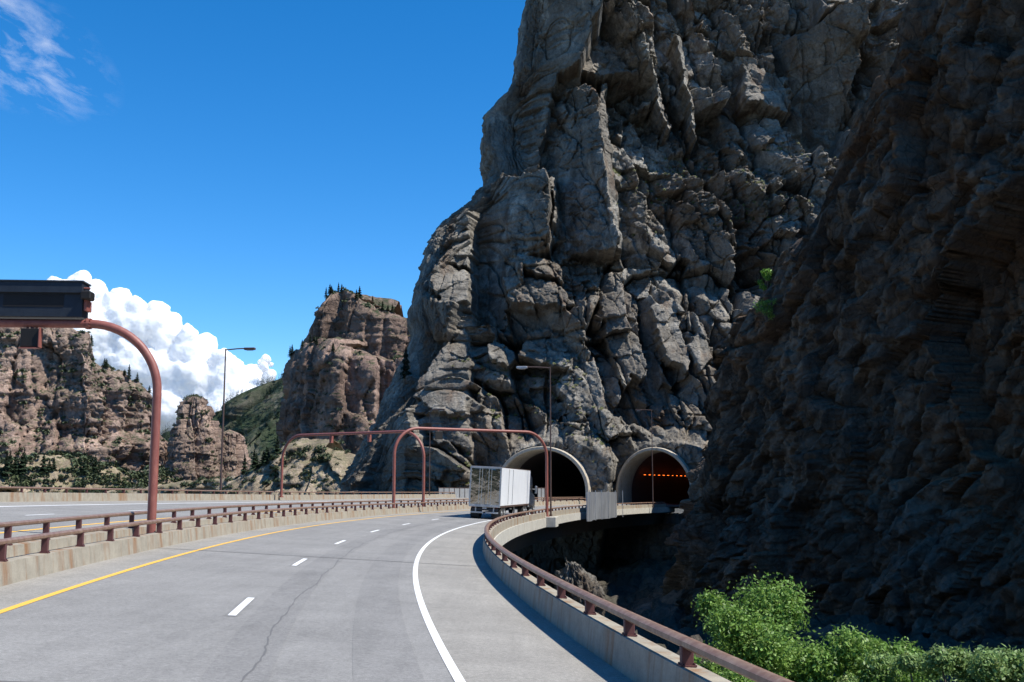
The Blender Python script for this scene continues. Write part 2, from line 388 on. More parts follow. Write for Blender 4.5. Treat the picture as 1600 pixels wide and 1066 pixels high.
# ---- viaduct bodies
v1 = tag(empty('viaduct', rp(60, 3, -3)), 'near concrete viaduct carrying the lane with the truck', 'viaduct')
def unparent_origin(o, root):
    o.parent = root; o.matrix_parent_inverse = Matrix.Translation(root.location).inverted(); return o
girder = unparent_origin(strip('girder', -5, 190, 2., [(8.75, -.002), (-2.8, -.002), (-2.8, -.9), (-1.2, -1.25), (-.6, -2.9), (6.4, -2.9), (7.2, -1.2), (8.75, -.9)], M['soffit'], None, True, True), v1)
unparent_origin(strip('fascia', -5, 190, 1., [(-2.795, -.001), (-2.87, -.001), (-2.87, -.82), (-2.795, -.82)], M['conc_clean'], None, True, True), v1)
v2 = tag(empty('viaduct', rp(60, 18, -3)), 'farther concrete viaduct carrying the opposing carriageway on the left', 'viaduct')
unparent_origin(strip('girder', -5, 190, 2., [(27.05, zB-.002), (9.15, zB-.002), (9.15, -.95), (11.5, -1.25), (12, -2.9), (24, -2.9), (24.6, -1.2), (27.05, -.9)], M['conc_clean'], None, True, True), v2)
for root, d in ((v1, 2.9), (v2, 18)):
    for s in (12, 48):
        p = rp(s, d); m = MB(); Mz = Matrix.Rotation(-heading(s), 3, 'Z')
        m.box((p.x, p.y, -7.5), (3.4 if d < 5 else 7, 1.6, 9.6), Mz, bev=.2); m.box((p.x, p.y, -3.15+p.z*.5), (5.2 if d < 5 else 10, 1.9, .9), Mz, bev=.15)
        unparent_origin(m.build('pier', M['conc_clean']), root)

# ---- barriers with rails
def barrier(name, label, d, side, s0, s1, hz, ht, hr, phase, spacing, railr=.075, post_off=0.):
    """side=+1: the traffic face looks to the right (towards smaller d)"""
    root = tag(empty(name, rp((s0+s1)/2, d)), label, 'barrier', 'barriers along the carriageways')
    w = .38*side; a = .05*side
    prof = [(d, hz-.006), (d+a, hz+ht), (d+w-.02*side, hz+ht), (d+w, hz-.006)]
    if side < 0: prof = prof[::-1]
    unparent_origin(strip('concrete_parapet', s0, s1, .8, prof[::-1], M['conc'], None, True, True), root)
    dc = d+.17*side
    m = MB(); n = int((s1-s0)/.8)
    sec = [(math.cos(t)*1.12, math.sin(t)*.8) for t in [R(22.5+45*i) for i in range(8)]]
    rows = [[rp(s, dc+x*railr*1.05, hz+hr-railr*.8+y*railr*1.05) for x, y in sec] for s in np.linspace(s0, s1, n)]
    m.loft(rows, True, True); unparent_origin(m.build('rail', M['rail'], smooth=True), root)
    protos = {}
    s = phase
    cnt = 0
    while s < s1-.3 and cnt < 100:
        if s > s0:
            p = rp(s, dc, hz+ht); t = heading(s)
            if 'p' not in protos:
                m = MB(); h = hr-ht-railr*1.5
                m.box((0, 0, .012), (.2, .17, .024)); m.box((0, 0, h/2+.02), (.15, .1, h+.01), taper=.86, bev=.012)
                for sx in (-1, 1): m.cyl((sx*.078, .055, .03), .014, .03, n=8); m.cyl((sx*.078, -.055, .03), .014, .03, n=8)
                protos['p'] = m.build('post', M['rail_post']); o = protos['p']
            else:
                o = protos['p'].copy(); C.objects.link(o)
            o.parent = root; o.matrix_parent_inverse = Matrix.Identity(4)
            o.location = p-root.location; o.rotation_euler = (0, 0, -t); cnt += 1
        s += spacing
    return root
B_A = barrier('barrier', 'rust stained median barrier beside the yellow line of the near road', dA, 1, -4, 186, 0, .45, .896, -1.0+.1, 2.72)
B_B = barrier('barrier', 'farther median barrier along the opposing road, behind the curved pole foot', dB, 1, -4, 186, zB, .4, .97-.02, .3, 2.72)
B_C = barrier('barrier', 'leftmost barrier with open rail on the outer edge of the opposing road', dC, 1, 20, 182, zB, .5546, .905, 20.6, 2.72)
B_P = barrier('barrier', 'curving right hand parapet and rail beside the white edge line above the gorge', dP, -1, 2, 186, 0, .4958, .841, 2.3, 2.72, .085)

# pedestal on the right parapet that carries a tube leg and lamp pole
sp_ = 104.5; p = rp(sp_, dP-.75, -.35); m = MB()
m.box((0, 0, 0), (1.25, 2.2, .95), bev=.04)
ped = m.build('parapet_pedestal', M['conc_clean']); ped.location = p; ped.rotation_euler = (0, 0, -heading(sp_))
tag(ped, 'pale concrete pedestal bulging out of the right parapet under the tube leg', 'pedestal')

# ------------------------------------------------------------------ tube gantries
def gantry(name, a, b, ztop, rbend, rad, label, flange=None, n=14):
    """a, b: foot points; straight legs, quarter bends, level beam"""
    a = Vector(a); b = Vector(b); root = tag(empty(name, a), label, 'gantry', 'rust red tube gantries over the road')
    h = (b-a); h.z = 0; L = h.length; u = h.normalized()
    def P(t, z): return Vector((a.x, a.y, 0))+u*t+Vector((0, 0, z))-a
    pts = [P(0, a.z), P(0, ztop-rbend-.02)]
    pts += [P(rbend*(1-math.cos(R(x))), ztop-rbend+rbend*math.sin(R(x))) for x in range(0, 91, 6)][1:]
    k = 12; pts += [P(rbend+(L-2*rbend)*i/k, ztop) for i in range(1, k)]
    pts += [P(L-rbend+rbend*math.sin(R(x)), ztop-rbend+rbend*math.cos(R(x))) for x in range(0, 91, 6)]
    pts.append(P(L, b.z))
    m = MB(); m.tube(pts, rad, n); m.build('tube', M['tube'], root, True)
    for q in (P(0, a.z), P(L, b.z)):
        m = MB(); m.cyl(q+Vector((0, 0, .03)), rad*1.9, .06, n=16)
        for i in range(6): m.cyl(q+Vector((math.cos(i)*rad*1.5, math.sin(i)*rad*1.5, .09)), .025, .08, n=6)
        m.build('base_flange', M['tube'], root)
    for t in ([rbend+.05, L-rbend-.05] if flange is None else flange):
        m = MB(); q = P(t, ztop); m.tube([q-u*.05, q+u*.05], rad*1.28, 16); 
        for i in range(10):
            an = 2*math.pi*i/10; w = u.cross(Vector((0, 0, 1)))
            m.tube([q-u*.09+(w*math.cos(an)+Vector((0, 0, math.sin(an))))*rad*1.15, q+u*.09+(w*math.cos(an)+Vector((0, 0, math.sin(an))))*rad*1.15], .02, 6)
        m.build('bolted_flange', M['tube'], root)
    return root, P, u, L
# near gantry (over the opposing road)
g0a = rp(37.95, 8.9, .1); g0b = rp(37.95, 27.2, .3)
G0, P0, u0, L0 = gantry('tube_gantry', g0a, g0b, 8.07, 2.35, .15, 'large rust red tube gantry nearest the camera, its curved leg rising from the median')
m = MB(); m.cyl((0, 0, -.32), .42, .6, n=24); m.build('footing', M['conc_clean'], G0)
# dark message cabinet on top of the near gantry
uh = u0; nrm = Vector((uh.y, -uh.x, 0)); nrm = nrm if nrm.y < 0 else -nrm     # nrm looks to the camera
sg = tag(empty('message_sign', Vector((g0a.x, g0a.y, 0))+uh*2.55+Vector((0, 0, 8.24))), 'dark message sign cabinet on top of the nearest red gantry', 'sign')
ang = math.atan2(uh.y, uh.x); sg.rotation_euler = (0, 0, ang)
# local x runs left along the beam; local +y or -y is the camera side
cs = 1 if Vector((-math.sin(ang), math.cos(ang), 0)).dot(nrm) > 0 else -1
W_ = 7.4; H_ = 1.2
prof = [(.42, 1.2), (.42, .84), (.30, .84), (.30, .03), (-.36, .03), (-.36, 1.2)]
m = MB(); m.loft([[Vector((x, cs*y, z)) for y, z in prof] for x in (0, W_)], True, True); m.build('cabinet', M['black'], sg)
m = MB(); m.box((W_/2, cs*.03, 1.23), (W_+.1, .86, .05), bev=.01); m.build('top_lid', M['black'], sg)
x = .62
for wdt in (2.0, .95, 2.0):
    m = MB(); m.box((x+wdt/2, cs*.305, .57), (wdt, .02, .42)); m.build('display_window', M['blackest'], sg); x += wdt+.12
m = MB(); m.tube([(-.0, cs*.2, 1.02), (-.2, cs*.2, 1.02)], .04, 8); m.build('bracket', M['tube'], sg)
m = MB(); m.box((-.12, cs*.1, .42), (.10, .5, .36)); m.build('side_bracket', M['tube'], sg)
m = MB(); m.tube([(-.02, cs*.12, .74), (-.28, cs*.12, .74)], .15, 14); m.box((-.17, cs*.34, .74), (.34, .5, .28), bev=.03); m.build('beacon', M['blackest'], sg)
# hanging lane signal below the beam
hp = Vector((g0a.x, g0a.y, 0))+uh*(2.55+1.72)
sb = tag(empty('lane_signal', hp+Vector((0, 0, 7.92))), 'black square signal box hanging below the message sign', 'traffic signal'); sb.rotation_euler = (0, 0, ang)
m = MB(); m.box((0, cs*.16, -.37), (.62, .12, .64), bev=.02); m.build('signal_box', M['blackest'], sb)
m = MB()
m.box((-.34, cs*.16, -.37), (.05, .3, .68), bev=.01)
m.box((0, cs*.16, -.722), (.66, .26, .03)); m.build('visor', M['tube'], sb)
m = MB(); m.box((0, cs*.0, -.02), (.1, .1, .1)); m.tube([(-.15, 0, .0), (-.15, cs*.16, -.1)], .03, 6); m.tube([(.15, 0, .0), (.15, cs*.16, -.1)], .03, 6); m.build('hanger', M['tube'], sb)

# two distant gantries
def at(px, py, Y): X, Z = ray(px, py, Y); return Vector((X, Y, Z))
a1 = rp(112.3, 27.0, .35); a1.x = (443-800)/FPX*a1.y; b1 = rp(105, 9.0, .1); b1.x = (663-800)/FPX*b1.y
G1, P1, u1, L1 = gantry('tube_gantry', a1, b1, 8.05, 2.6, .14, 'left one of the two distant red tube gantries, spanning the opposing road', [L for L in ()])
a2 = rp(94, 8.9, .1); a2.x = (617-800)/FPX*a2.y; b2 = rp(104.5, dP-.75, .12); b2.x = (854-800)/FPX*b2.y
G2, P2, u2, L2 = gantry('tube_gantry', a2, b2, 7.75, 2.35, .14, 'right one of the two distant red tube gantries, arching over the truck', [L for L in ()])
def signal(root_name, P, u, a, t, ztop, label, back=False):
    q = Vector((a.x, a.y, 0))+u*t+Vector((0, 0, ztop-.14)); r = empty(root_name, q); r.rotation_euler = (0, 0, math.atan2(u.y, u.x))
    tag(r, label, 'traffic signal', 'lane signals under the distant gantries')
    m = MB(); m.box((0, -.14, -.42), (.75, .14, .72), bev=.02); m.build('signal_box', M['blackest'], r)
    m = MB(); m.box((0, -.05, -.04), (.12, .12, .1)); m.build('hanger', M['tube'], r)
    return r
def edge_plate(u, a, t, ztop, label):
    q = Vector((a.x, a.y, 0))+u*t+Vector((0, 0, ztop-.13)); r = empty('lane_signal', q); r.rotation_euler = (0, 0, math.atan2(u.y, u.x))
    tag(r, label, 'traffic signal', 'lane signals under the distant gantries')
    m = MB(); m.box((0, .1, -.42), (.16, .5, .72), bev=.02); m.build('signal_box', M['tube'], r)
    m = MB(); m.box((0, 0, -.03), (.1, .1, .1)); m.build('hanger', M['tube'], r)
signal('lane_signal', P2, u2, a2, 4.3, 7.75, 'dark square signal hanging left of the truck under the right distant gantry')
edge_plate(u1, a1, L1*.36, 8.05, 'narrow signal under the left distant gantry, nearer its outer leg')
edge_plate(u1, a1, L1*.63, 8.05, 'narrow signal under the left distant gantry, nearer the median')

# ------------------------------------------------------------------ lamp posts
def lamp(foot, ztop, adir, alen, label, r=.11, lum='lamp_pole'):
    f = Vector(foot); root = tag(empty('street_lamp', f), label, 'street lamp', 'tall brown street lamps'); h = ztop-f.z
    m = MB(); m.tube([(0, 0, 0), (0, 0, h*.5), (0, 0, h)], [r, r*.8, r*.55], 12); m.cyl((0, 0, .1), r*1.6, .2, n=12); m.build('pole', M['lamp_pole'], root, True)
    u = Vector(adir).normalized(); m = MB(); m.tube([Vector((0, 0, h-.12)), Vector((0, 0, h-.1))+u*alen*.6+Vector((0, 0, .08)), Vector((0, 0, h-.1))+u*alen+Vector((0, 0, .1))], .06, 8); m.build('arm', M['lamp_pole'], root)
    m = MB(); q = Vector((0, 0, h-.04))+u*(alen+.45); Mz = Matrix.Rotation(math.atan2(u.y, u.x), 3, 'Z')
    m.box(q, (1.05, .42, .22), Mz, taper=.8, bev=.04); L_ = m.build('lamp_head', M[lum], root)
    m = MB(); m.box(q+Vector((0, 0, -.13)), (.6, .32, .05), Mz); m.build('lens', M['galv'], L_)
    return root
f = rp(99, 27.0, .55); f.x = (349-800)/FPX*f.y
lamp(f, at(352, 545, f.y).z, (1, -.1, 0), 1.9, 'tall street lamp on the far left barrier with its arm reaching right')
f = rp(105.8, dP-.85, .12); f.x = (860-800)/FPX*f.y
lamp(f, at(856, 573, f.y).z, (-1, .15, 0), 2.3, 'thin street lamp beside the right leg of the red gantry, pale head turned left', .09, 'galv')
f = rp(177, dP-.5, .1); f.x = (1018-800)/FPX*f.y
lamp(f, at(1018, 640, f.y).z, (-1, .3, 0), 1.6, 'thin street lamp standing before the right tunnel mouth', .09)
f = rp(160, 26.9, .5); f.x = (672-800)/FPX*f.y
lamp(f, at(670, 640, f.y).z, (1, -.3, 0), 1.4, 'thin street lamp against the cliff left of the truck', .09)

ORD = ['first', 'second', 'third', 'fourth', 'fifth', 'sixth', 'seventh', 'eighth', 'ninth', 'tenth', 'eleventh', 'twelfth', 'thirteenth', 'fourteenth', 'fifteenth']
def nth(i, n): return 'leftmost' if i == 0 else 'rightmost' if i == n-1 else ORD[i]+' from the left'
# ------------------------------------------------------------------ tunnel portals
def portal(s, d, R_, name_label, side, kx=1., zc=2.3):
    c = rp(s, d); t = heading(s); f = Vector((math.sin(t), math.cos(t), 0)); r = Vector((math.cos(t), -math.sin(t), 0))
    root = tag(empty('tunnel_portal', c), name_label, 'tunnel portal')
    def arch(rad, y, base=-.9, n=40):
        A = [Vector((-rad, 0, base))]+[Vector((-rad*math.cos(math.pi*i/n), 0, zc+rad*math.sin(math.pi*i/n))) for i in range(n+1)]+[Vector((rad, 0, base))]
        return [r*(a.x*kx)+Vector((0, 0, a.z))+f*y for a in A]
    m = MB(); To = R_+.6
    m.loft([arch(R_+.02, 5), arch(R_, -.6), arch(R_+.12, -.75), arch(To-.1, -.75), arch(To, -.6), arch(To, 10)], False); m.build('arch_ring', M['conc_portal'], root, True)
    Lt = 130; m = MB(); rows = [arch(R_, 5+i*5) for i in range(int(Lt/5))]
    m.loft(rows, False); m.add([v for v in rows[-1]], [tuple(range(len(rows[-1])))]); m.build('tunnel_lining', M['lining'], root)
    return root, c, f, r, zc, kx
PL = portal(181.5, 17.4, 6.9, 'left tunnel mouth with a pale concrete arch, right behind the truck', -1, 1.17, 1.6)
PR = portal(189.5, .35, 6.9, 'right tunnel mouth with orange lamps inside, partly behind the dark spur', 1, .93)
tunfloor = []
for (root, c, f, r, zc, kx) in (PL, PR):
    m = MB(); q = [-r*8-f*2, r*8-f*2, r*8+f*135, -r*8+f*135]; m.add([v+Vector((0, 0, -.02)) for v in q], [(0, 1, 2, 3)]); m.build('tunnel_floor', M['track'], root)
root, c, f, r, zc, kx = PR
for i in range(15):
    m = MB(); m.box((0, 0, 0), (.12, .8, .06), bev=.02)
    o = m.build('tunnel_lamp', M['orange']); o.location = c-r*4.9+f*(7.5+i*2.3)+Vector((0, 0, 5.3)); o.rotation_euler = (0, 0, -heading(187))
    tag(o, 'orange lamp, %s in the row inside the right tunnel' % nth(i, 15), 'tunnel lamp', 'orange tunnel lamps')
    if i in (2, 6, 7): o.scale = (1, .5, 1)

# fences / screens near the portals
def fence(pts, h, label, name, mat, postn=6, thick=.06, wave=0.):
    root = tag(empty(name, pts[0]), label, 'fence' if name == 'fence' else 'screen'); o0 = Vector(pts[0])
    rows = []; n = 60
    P_ = [Vector(p)-o0 for p in pts]; Ls = [0]
    for a, b in zip(P_, P_[1:]): Ls.append(Ls[-1]+(b-a).length)
    def pt(t):
        t *= Ls[-1]
        for i in range(len(P_)-1):
            if t <= Ls[i+1] or i == len(P_)-2: return P_[i].lerp(P_[i+1], (t-Ls[i])/(Ls[i+1]-Ls[i]))
    u = (P_[-1]-P_[0]); u.z = 0; u.normalize(); w = Vector((u.y, -u.x, 0))
    for k in range(n+1):
        t = k/n; q = pt(t)+w*wave*(math.sin(t*11+.6)*.6+.3*math.sin(t*23))
        rows.append([q+w*thick/2, q+w*thick/2+Vector((0, 0, h)), q-w*thick/2+Vector((0, 0, h)), q-w*thick/2])
    m = MB(); m.loft(rows, True, True); m.build('panel', mat, root)
    for k in range(postn+1):
        q = pt(k/postn)+w*(.06+wave*.9); m = MB(); m.tube([q, q+Vector((0, 0, h+.22))], .045, 8); m.build('post', M['lamp_pole'] if name == 'fence' else M['galv'], root)
    if name == 'fence':
        m = MB(); m.tube([pt(0)+Vector((0, 0, h+.05)), pt(1)+Vector((0, 0, h+.05))], .05, 8); m.build('top_rail', M['lamp_pole'], root)
    return root
fence([at(685, 784, 174), at(734, 784, 178)], 2.1, 'pale grey panel fence between the cliff foot and the truck', 'fence', M['galv'])
fence([at(840, 783, 176), at(851, 783, 177)], 2.0, 'grey cabinet, modelled as a short panel fence, in front of the left tunnel mouth', 'fence', M['galv'], 2)  # grey cabinet, drawn with the fence builder
pp = [rp(s, dP-1.05, -1.0) for s in (132, 137, 142, 147, 152, 157)]
pz = 3.45
fence(pp, pz, 'tall curved galvanised sheet screen on the parapet between the tunnel mouths', 'metal_screen', M['sheet'], 5, .08, .5)

# ------------------------------------------------------------------ cliffs
def grid_faces(nu, nv):
    i = np.arange(nu*nv).reshape(nv, nu)
    return np.stack([i[:-1, :-1], i[:-1, 1:], i[1:, 1:], i[1:, :-1]], -1).reshape(-1, 4)

# --- main cliff ---
LEAN = .27
def sil_to_world(pts, Y0):
    out = []
    for px, py in pts:
        a = (HOR-py)/FPX; z = (CAM_H+a*Y0)/(1-LEAN*a); Y = Y0+LEAN*z
        X, zz = ray(px, py, Y); out.append((zz, X))
    return sorted(out)
edge = sil_to_world([(500, 880), (545, 775), (573, 705), (600, 640), (620, 560), (627, 500), (633, 430), (667, 350), (722, 308), (762, 262), (752, 215), (754, 165), (800, 104), (803, 60), (811, 0), (835, -70), (870, -160)], 190)
ez = np.array([e[0] for e in edge]); ex = np.array([e[1] for e in edge])
nu, nv = 1180, 980
uu = np.concatenate([np.linspace(-75, -12, 150, endpoint=False), np.linspace(-12, 116, nu-150)]); zz = np.linspace(-14, 128, nv)
U, Z = np.meshgrid(uu, zz)
XL = np.interp(Z, ez, ex)
XL = XL-np.interp(Z, [-14, 12, 30], [5, 4, 0])
rr = np.interp(Z, [-14, 30, 70], [20, 12, 6])
sq = np.sqrt(U*U+rr*rr)
X0 = XL+(U+sq)/2-rr*.25; Y0 = 190+LEAN*Z+(-U+sq)/2-rr*.25
w = .5*(1-U/sq); X0 = X0+w*1.3*fbm(Z/4, U*0, 900, 4); nn = np.hypot(w, 1-w); nx, ny = -w/nn, -(1-w)/nn
px, py = proj(X0, Y0, Z)
XC = X0+.35*Y0*w
d = blocks(XC, Z, [
    (24, 1.6, 3.0, .5, .22, .22, .15, 3.0), (6.2, 5.0, .8, .55, .05, .1, .12, 1.6), (10.5, 1.5, 1.9, 1.15, .7, .36, .25, 2.4), (4.4, 1.25, .85, 1.3, .9, .3, .3, 1.3)], 40)
df = blocks(XC, Z, [(1.9, .9, .46, 1.4, 1.2, .12, .35, .6), (.8, .7, .2, 1.2, 1.1, 0, .2, .22)], 340)
rub = np.clip(fbm(XC/13, Z/9, 350, 3)*2.2+.65, .28, 1.)       # slabs stay clean, other zones break up
df = df*rub
# rubble-like finer texture in the middle-right ledges
led = np.clip(1-np.abs((py-(300+(px-1100)*-.12))/85), 0, 1)*np.clip((px-960)/80, 0, 1)
df = df*(1-.5*led)+led*(blocks(X0, Z, [(2.4, .6, .8, .8, .8, .0, 0, .2), (1.1, .7, .4, .8, .7, 0, 0, .1)], 77))
# ledges: ground steps back with height in a few sloping bands
for (y0, sl, amp, wd) in ((335, -.33, 2.2, 14), (250, .1, 1.8, 12), (610, .15, 2.0, 16), (455, -.05, 1.6, 12), (650, 0, 1.2, 9)):
    yy = y0+(px-1000)*sl+18*fbm(px/70, py/70, y0, 3)
    d += amp*np.clip((py-yy)/wd, -1, 1)*.5*np.clip(1.2-np.abs(px-1000)/420, 0, 1)
# measured blocks of the face: outline on the face, push (m), tilt x, tilt z, how much loose rock stays, slope of the relief at the rim
wpx = px+7*fbm(px/22, py/22, 301, 4)+3*fbm(px/6, py/6, 305, 2); wpy = py+7*fbm(px/22+7, py/22, 302, 4)+3*fbm(px/6, py/6+3, 306, 2)
FE = [
 ([(800, 0), (745, 170), (762, 265), (845, 285), (905, 125), (938, 44), (925, -40), (810, -40)], 1.5, .75, .10, .35),
 ([(938, 44), (905, 115), (930, 120), (985, 118), (948, 50)], .8, -.2, -.5, .2),
 ([(870, 125), (838, 270), (868, 285), (938, 250), (945, 180), (900, 118)], 3.2, .75, .15, .4),
 ([(870, 205), (865, 400), (962, 398), (942, 190)], 3.6, .85, .12, .25),
 ([(940, 125), (932, 190), (962, 392), (972, 392), (950, 190), (948, 125)], 3.9, -1.3, -.1, .1),
 ([(972, 270), (972, 392), (1010, 400), (1012, 300)], -2.5, .7, .15, .3),
 ([(1245, 60), (1240, 215), (1262, 240), (1318, 238), (1322, 190), (1335, 110), (1322, 48), (1290, 42)], -3.5, .6, .75, .25),
 ([(1262, 10), (1268, 48), (1330, 15), (1335, -30), (1280, -30)], 3.0, -.3, -.8, .2),
 ([(1322, 15), (1325, 60), (1372, 100), (1368, 20)], 1.0, -.5, -.1, .4),
 ([(1160, 90), (1170, 160), (1235, 175), (1238, 105)], .6, -.4, -.35, .4),
 ([(1195, 5), (1198, 60), (1235, 50), (1235, 0)], -3.0, .7, .6, .3),
 ([(1110, 20), (1060, 60), (1048, 180), (1010, 100), (1030, -20)], -.6, -.2, -.2, .8),
 ([(1050, 60), (1062, 60), (1098, 205), (1090, 212)], .8, -1.1, 0, .1),
 ([(1000, 70), (1012, 72), (1052, 190), (1046, 200)], .8, -1.1, 0, .1),
 ([(730, 330), (738, 500), (800, 520), (790, 400), (860, 395), (850, 330), (790, 300)], -2.6, .7, .2, .3),
 ([(745, 290), (790, 275), (858, 282), (860, 385), (800, 395), (780, 330)], 2.2, .8, .15, .25),
 ([(858, 282), (868, 280), (872, 350), (864, 356)], 2.8, -1.3, 0, .1),
 ([(800, 400), (835, 398), (882, 420), (885, 445), (828, 430)], 2.4, -.15, -.65, .35),
 ([(785, 430), (800, 480), (898, 486), (880, 450), (830, 436)], 2.6, .1, -.35, .3),
 ([(785, 480), (815, 575), (895, 600), (922, 560), (908, 490), (850, 492)], -2.4, .7, .55, .3),
 ([(808, 560), (826, 518), (850, 511), (878, 526), (892, 560), (892, 582), (850, 572)], 1.6, -.12, -.42, .18),
 ([(756, 540), (770, 530), (798, 545), (806, 562), (790, 572), (765, 560)], 1.6, -.2, -.5, .25),
 ([(870, 590), (930, 562), (942, 600), (942, 652), (910, 655), (872, 618)], 2.6, .28, -.3, .2),
 ([(668, 440), (700, 415), (733, 425), (732, 475), (702, 482)], 1.4, -.35, -.35, .2),
 ([(640, 440), (668, 400), (700, 360), (738, 325), (730, 420), (700, 410), (665, 450)], 1.2, .3, -.1, .6),
 ([(620, 470), (640, 450), (720, 480), (690, 560), (640, 590), (618, 560)], -1.8, .65, .5, .35),
 ([(675, 560), (720, 512), (735, 560), (733, 640), (750, 662), (680, 640), (650, 620)], 2.2, -.15, -.30, .25),
 ([(674, 645), (746, 652), (754, 700), (678, 690)], 2.0, -.2, -.12, .15),
 ([(560, 770), (600, 650), (650, 640), (668, 700), (640, 775)], -1.5, .75, .30, .25),
 ([(640, 705), (760, 712), (770, 735), (700, 775), (640, 770)], .6, .1, .1, .9),
 ([(750, 600), (760, 670), (800, 690), (805, 720), (775, 770), (745, 750), (735, 640)], -1.6, .45, .4, .5),
 ([(930, 425), (975, 420), (1000, 520), (1010, 590), (975, 620), (945, 520)], 1.8, .12, -.25, .35),
 ([(985, 590), (1000, 600), (1028, 680), (1000, 690), (962, 640)], -2.2, .7, .4, .4),
 ([(1015, 480), (1050, 462), (1078, 560), (1070, 585), (1032, 560)], 2.2, -.3, -.32, .15),
 ([(1000, 480), (1015, 480), (1045, 600), (1028, 612)], -2.0, .8, .2, .2),
 ([(1072, 540), (1098, 500), (1112, 560), (1090, 585)], 2.4, -.2, -.3, .15),
 ([(1060, 610), (1085, 600), (1095, 650), (1065, 655)], 1.8, -.4, -.3, .4),
 ([(915, 640), (970, 655), (978, 700), (965, 765), (930, 770), (915, 700)], 2.2, .1, .05, 1.0),
 ([(975, 665), (1095, 670), (1100, 698), (1035, 690), (975, 715)], 1.8, -.1, .0, .6),
 ([(1150, 395), (1200, 380), (1240, 330), (1180, 330), (1130, 370)], 1.2, -.1, -.4, .8),
]
push = np.zeros(d.shape); keep = np.ones(d.shape)
for poly, off, gx, gz, kp in FE:
    msk = inpoly(wpx, wpy, poly)
    if not msk.any(): continue
    xc, zc_ = X0[msk].mean(), Z[msk].mean()
    gx = gx*1.35 if gx >= .6 else gx
    push[msk] = off+gx*(X0[msk]-xc)+gz*(Z[msk]-zc_); keep[msk] = kp
cw = np.clip(w*2-.15, 0, 1)
def blur(a, k):
    for ax in (0, 1):
        a = np.apply_along_axis(lambda v: np.convolve(np.pad(v, k, 'edge'), np.ones(2*k+1)/(2*k+1), 'valid'), ax, a)
    return a
push = blur(push, 1); keep = blur(keep, 1)
d = d*keep*(1-.9*cw)+df*(.3+.7*keep)*(1-.5*cw)+push*(1-cw)-1.0*cw
flat = np.clip((Z+2)/6, 0, 1)
# keep the rock behind the portal mouths
LIM = np.zeros(d.shape); NEAR = np.zeros(d.shape); WS = np.zeros(d.shape)+1e-30
for (root, c, f, r, zc, kx) in (PL, PR):
    ax = ((X0-c.x)*r.x+(Y0-c.y)*r.y)/kx; rad = np.hypot(ax, np.where(Z-c.z > zc, Z-c.z-zc, (Z-c.z-zc)*.35))
    near = np.clip((11.5-rad)/3.2, 0, 1); wt = np.exp(-3.*rad)
    lim = Y0-(c.y-(X0-c.x)*math.tan(math.atan2(f.x, f.y))+.25)
    LIM += lim*wt; WS += wt; NEAR = np.maximum(NEAR, near)
LIM /= WS
LIM = np.where(NEAR > 0, LIM-np.abs(.7*blocks(X0, Z, [(3.2, 1, .5, .8, .6, 0, 0, .3), (1.2, 1, .2, .8, .6, 0, 0, .1)], 71)), 0)
d = d*(1-NEAR)+LIM*NEAR
X1 = X0+nx*d; Y1 = Y0+ny*d; Z1 = Z+.25*fbm(X0/1.5, Z/1.5, 61, 3)
V = np.stack([X1, Y1, Z1], -1).reshape(-1, 3); F = grid_faces(nu, nv)
fc = V[F].mean(1); kill = np.zeros(len(F), bool)
for (root, c, f, r, zc, kx) in (PL, PR):
    ax = ((fc[:, 0]-c.x)*r.x+(fc[:, 1]-c.y)*r.y)/kx; hz_ = fc[:, 2]-c.z
    dep = (fc[:, 0]-c.x)*f.x+(fc[:, 1]-c.y)*f.y
    ro = 7.25
    inside = (np.where(hz_ > zc, np.hypot(ax, hz_-zc), np.abs(ax)) < ro) & (hz_ > -1.2) & (dep > -6) & (dep < 5)
    kill |= inside
MAINV, MAINF = V, F[~kill]
main = mesh_np('cliff', V, F[~kill], M['rock']); tag(main, 'tall sunlit grey cliff pierced by the two tunnel mouths', kind='structure')

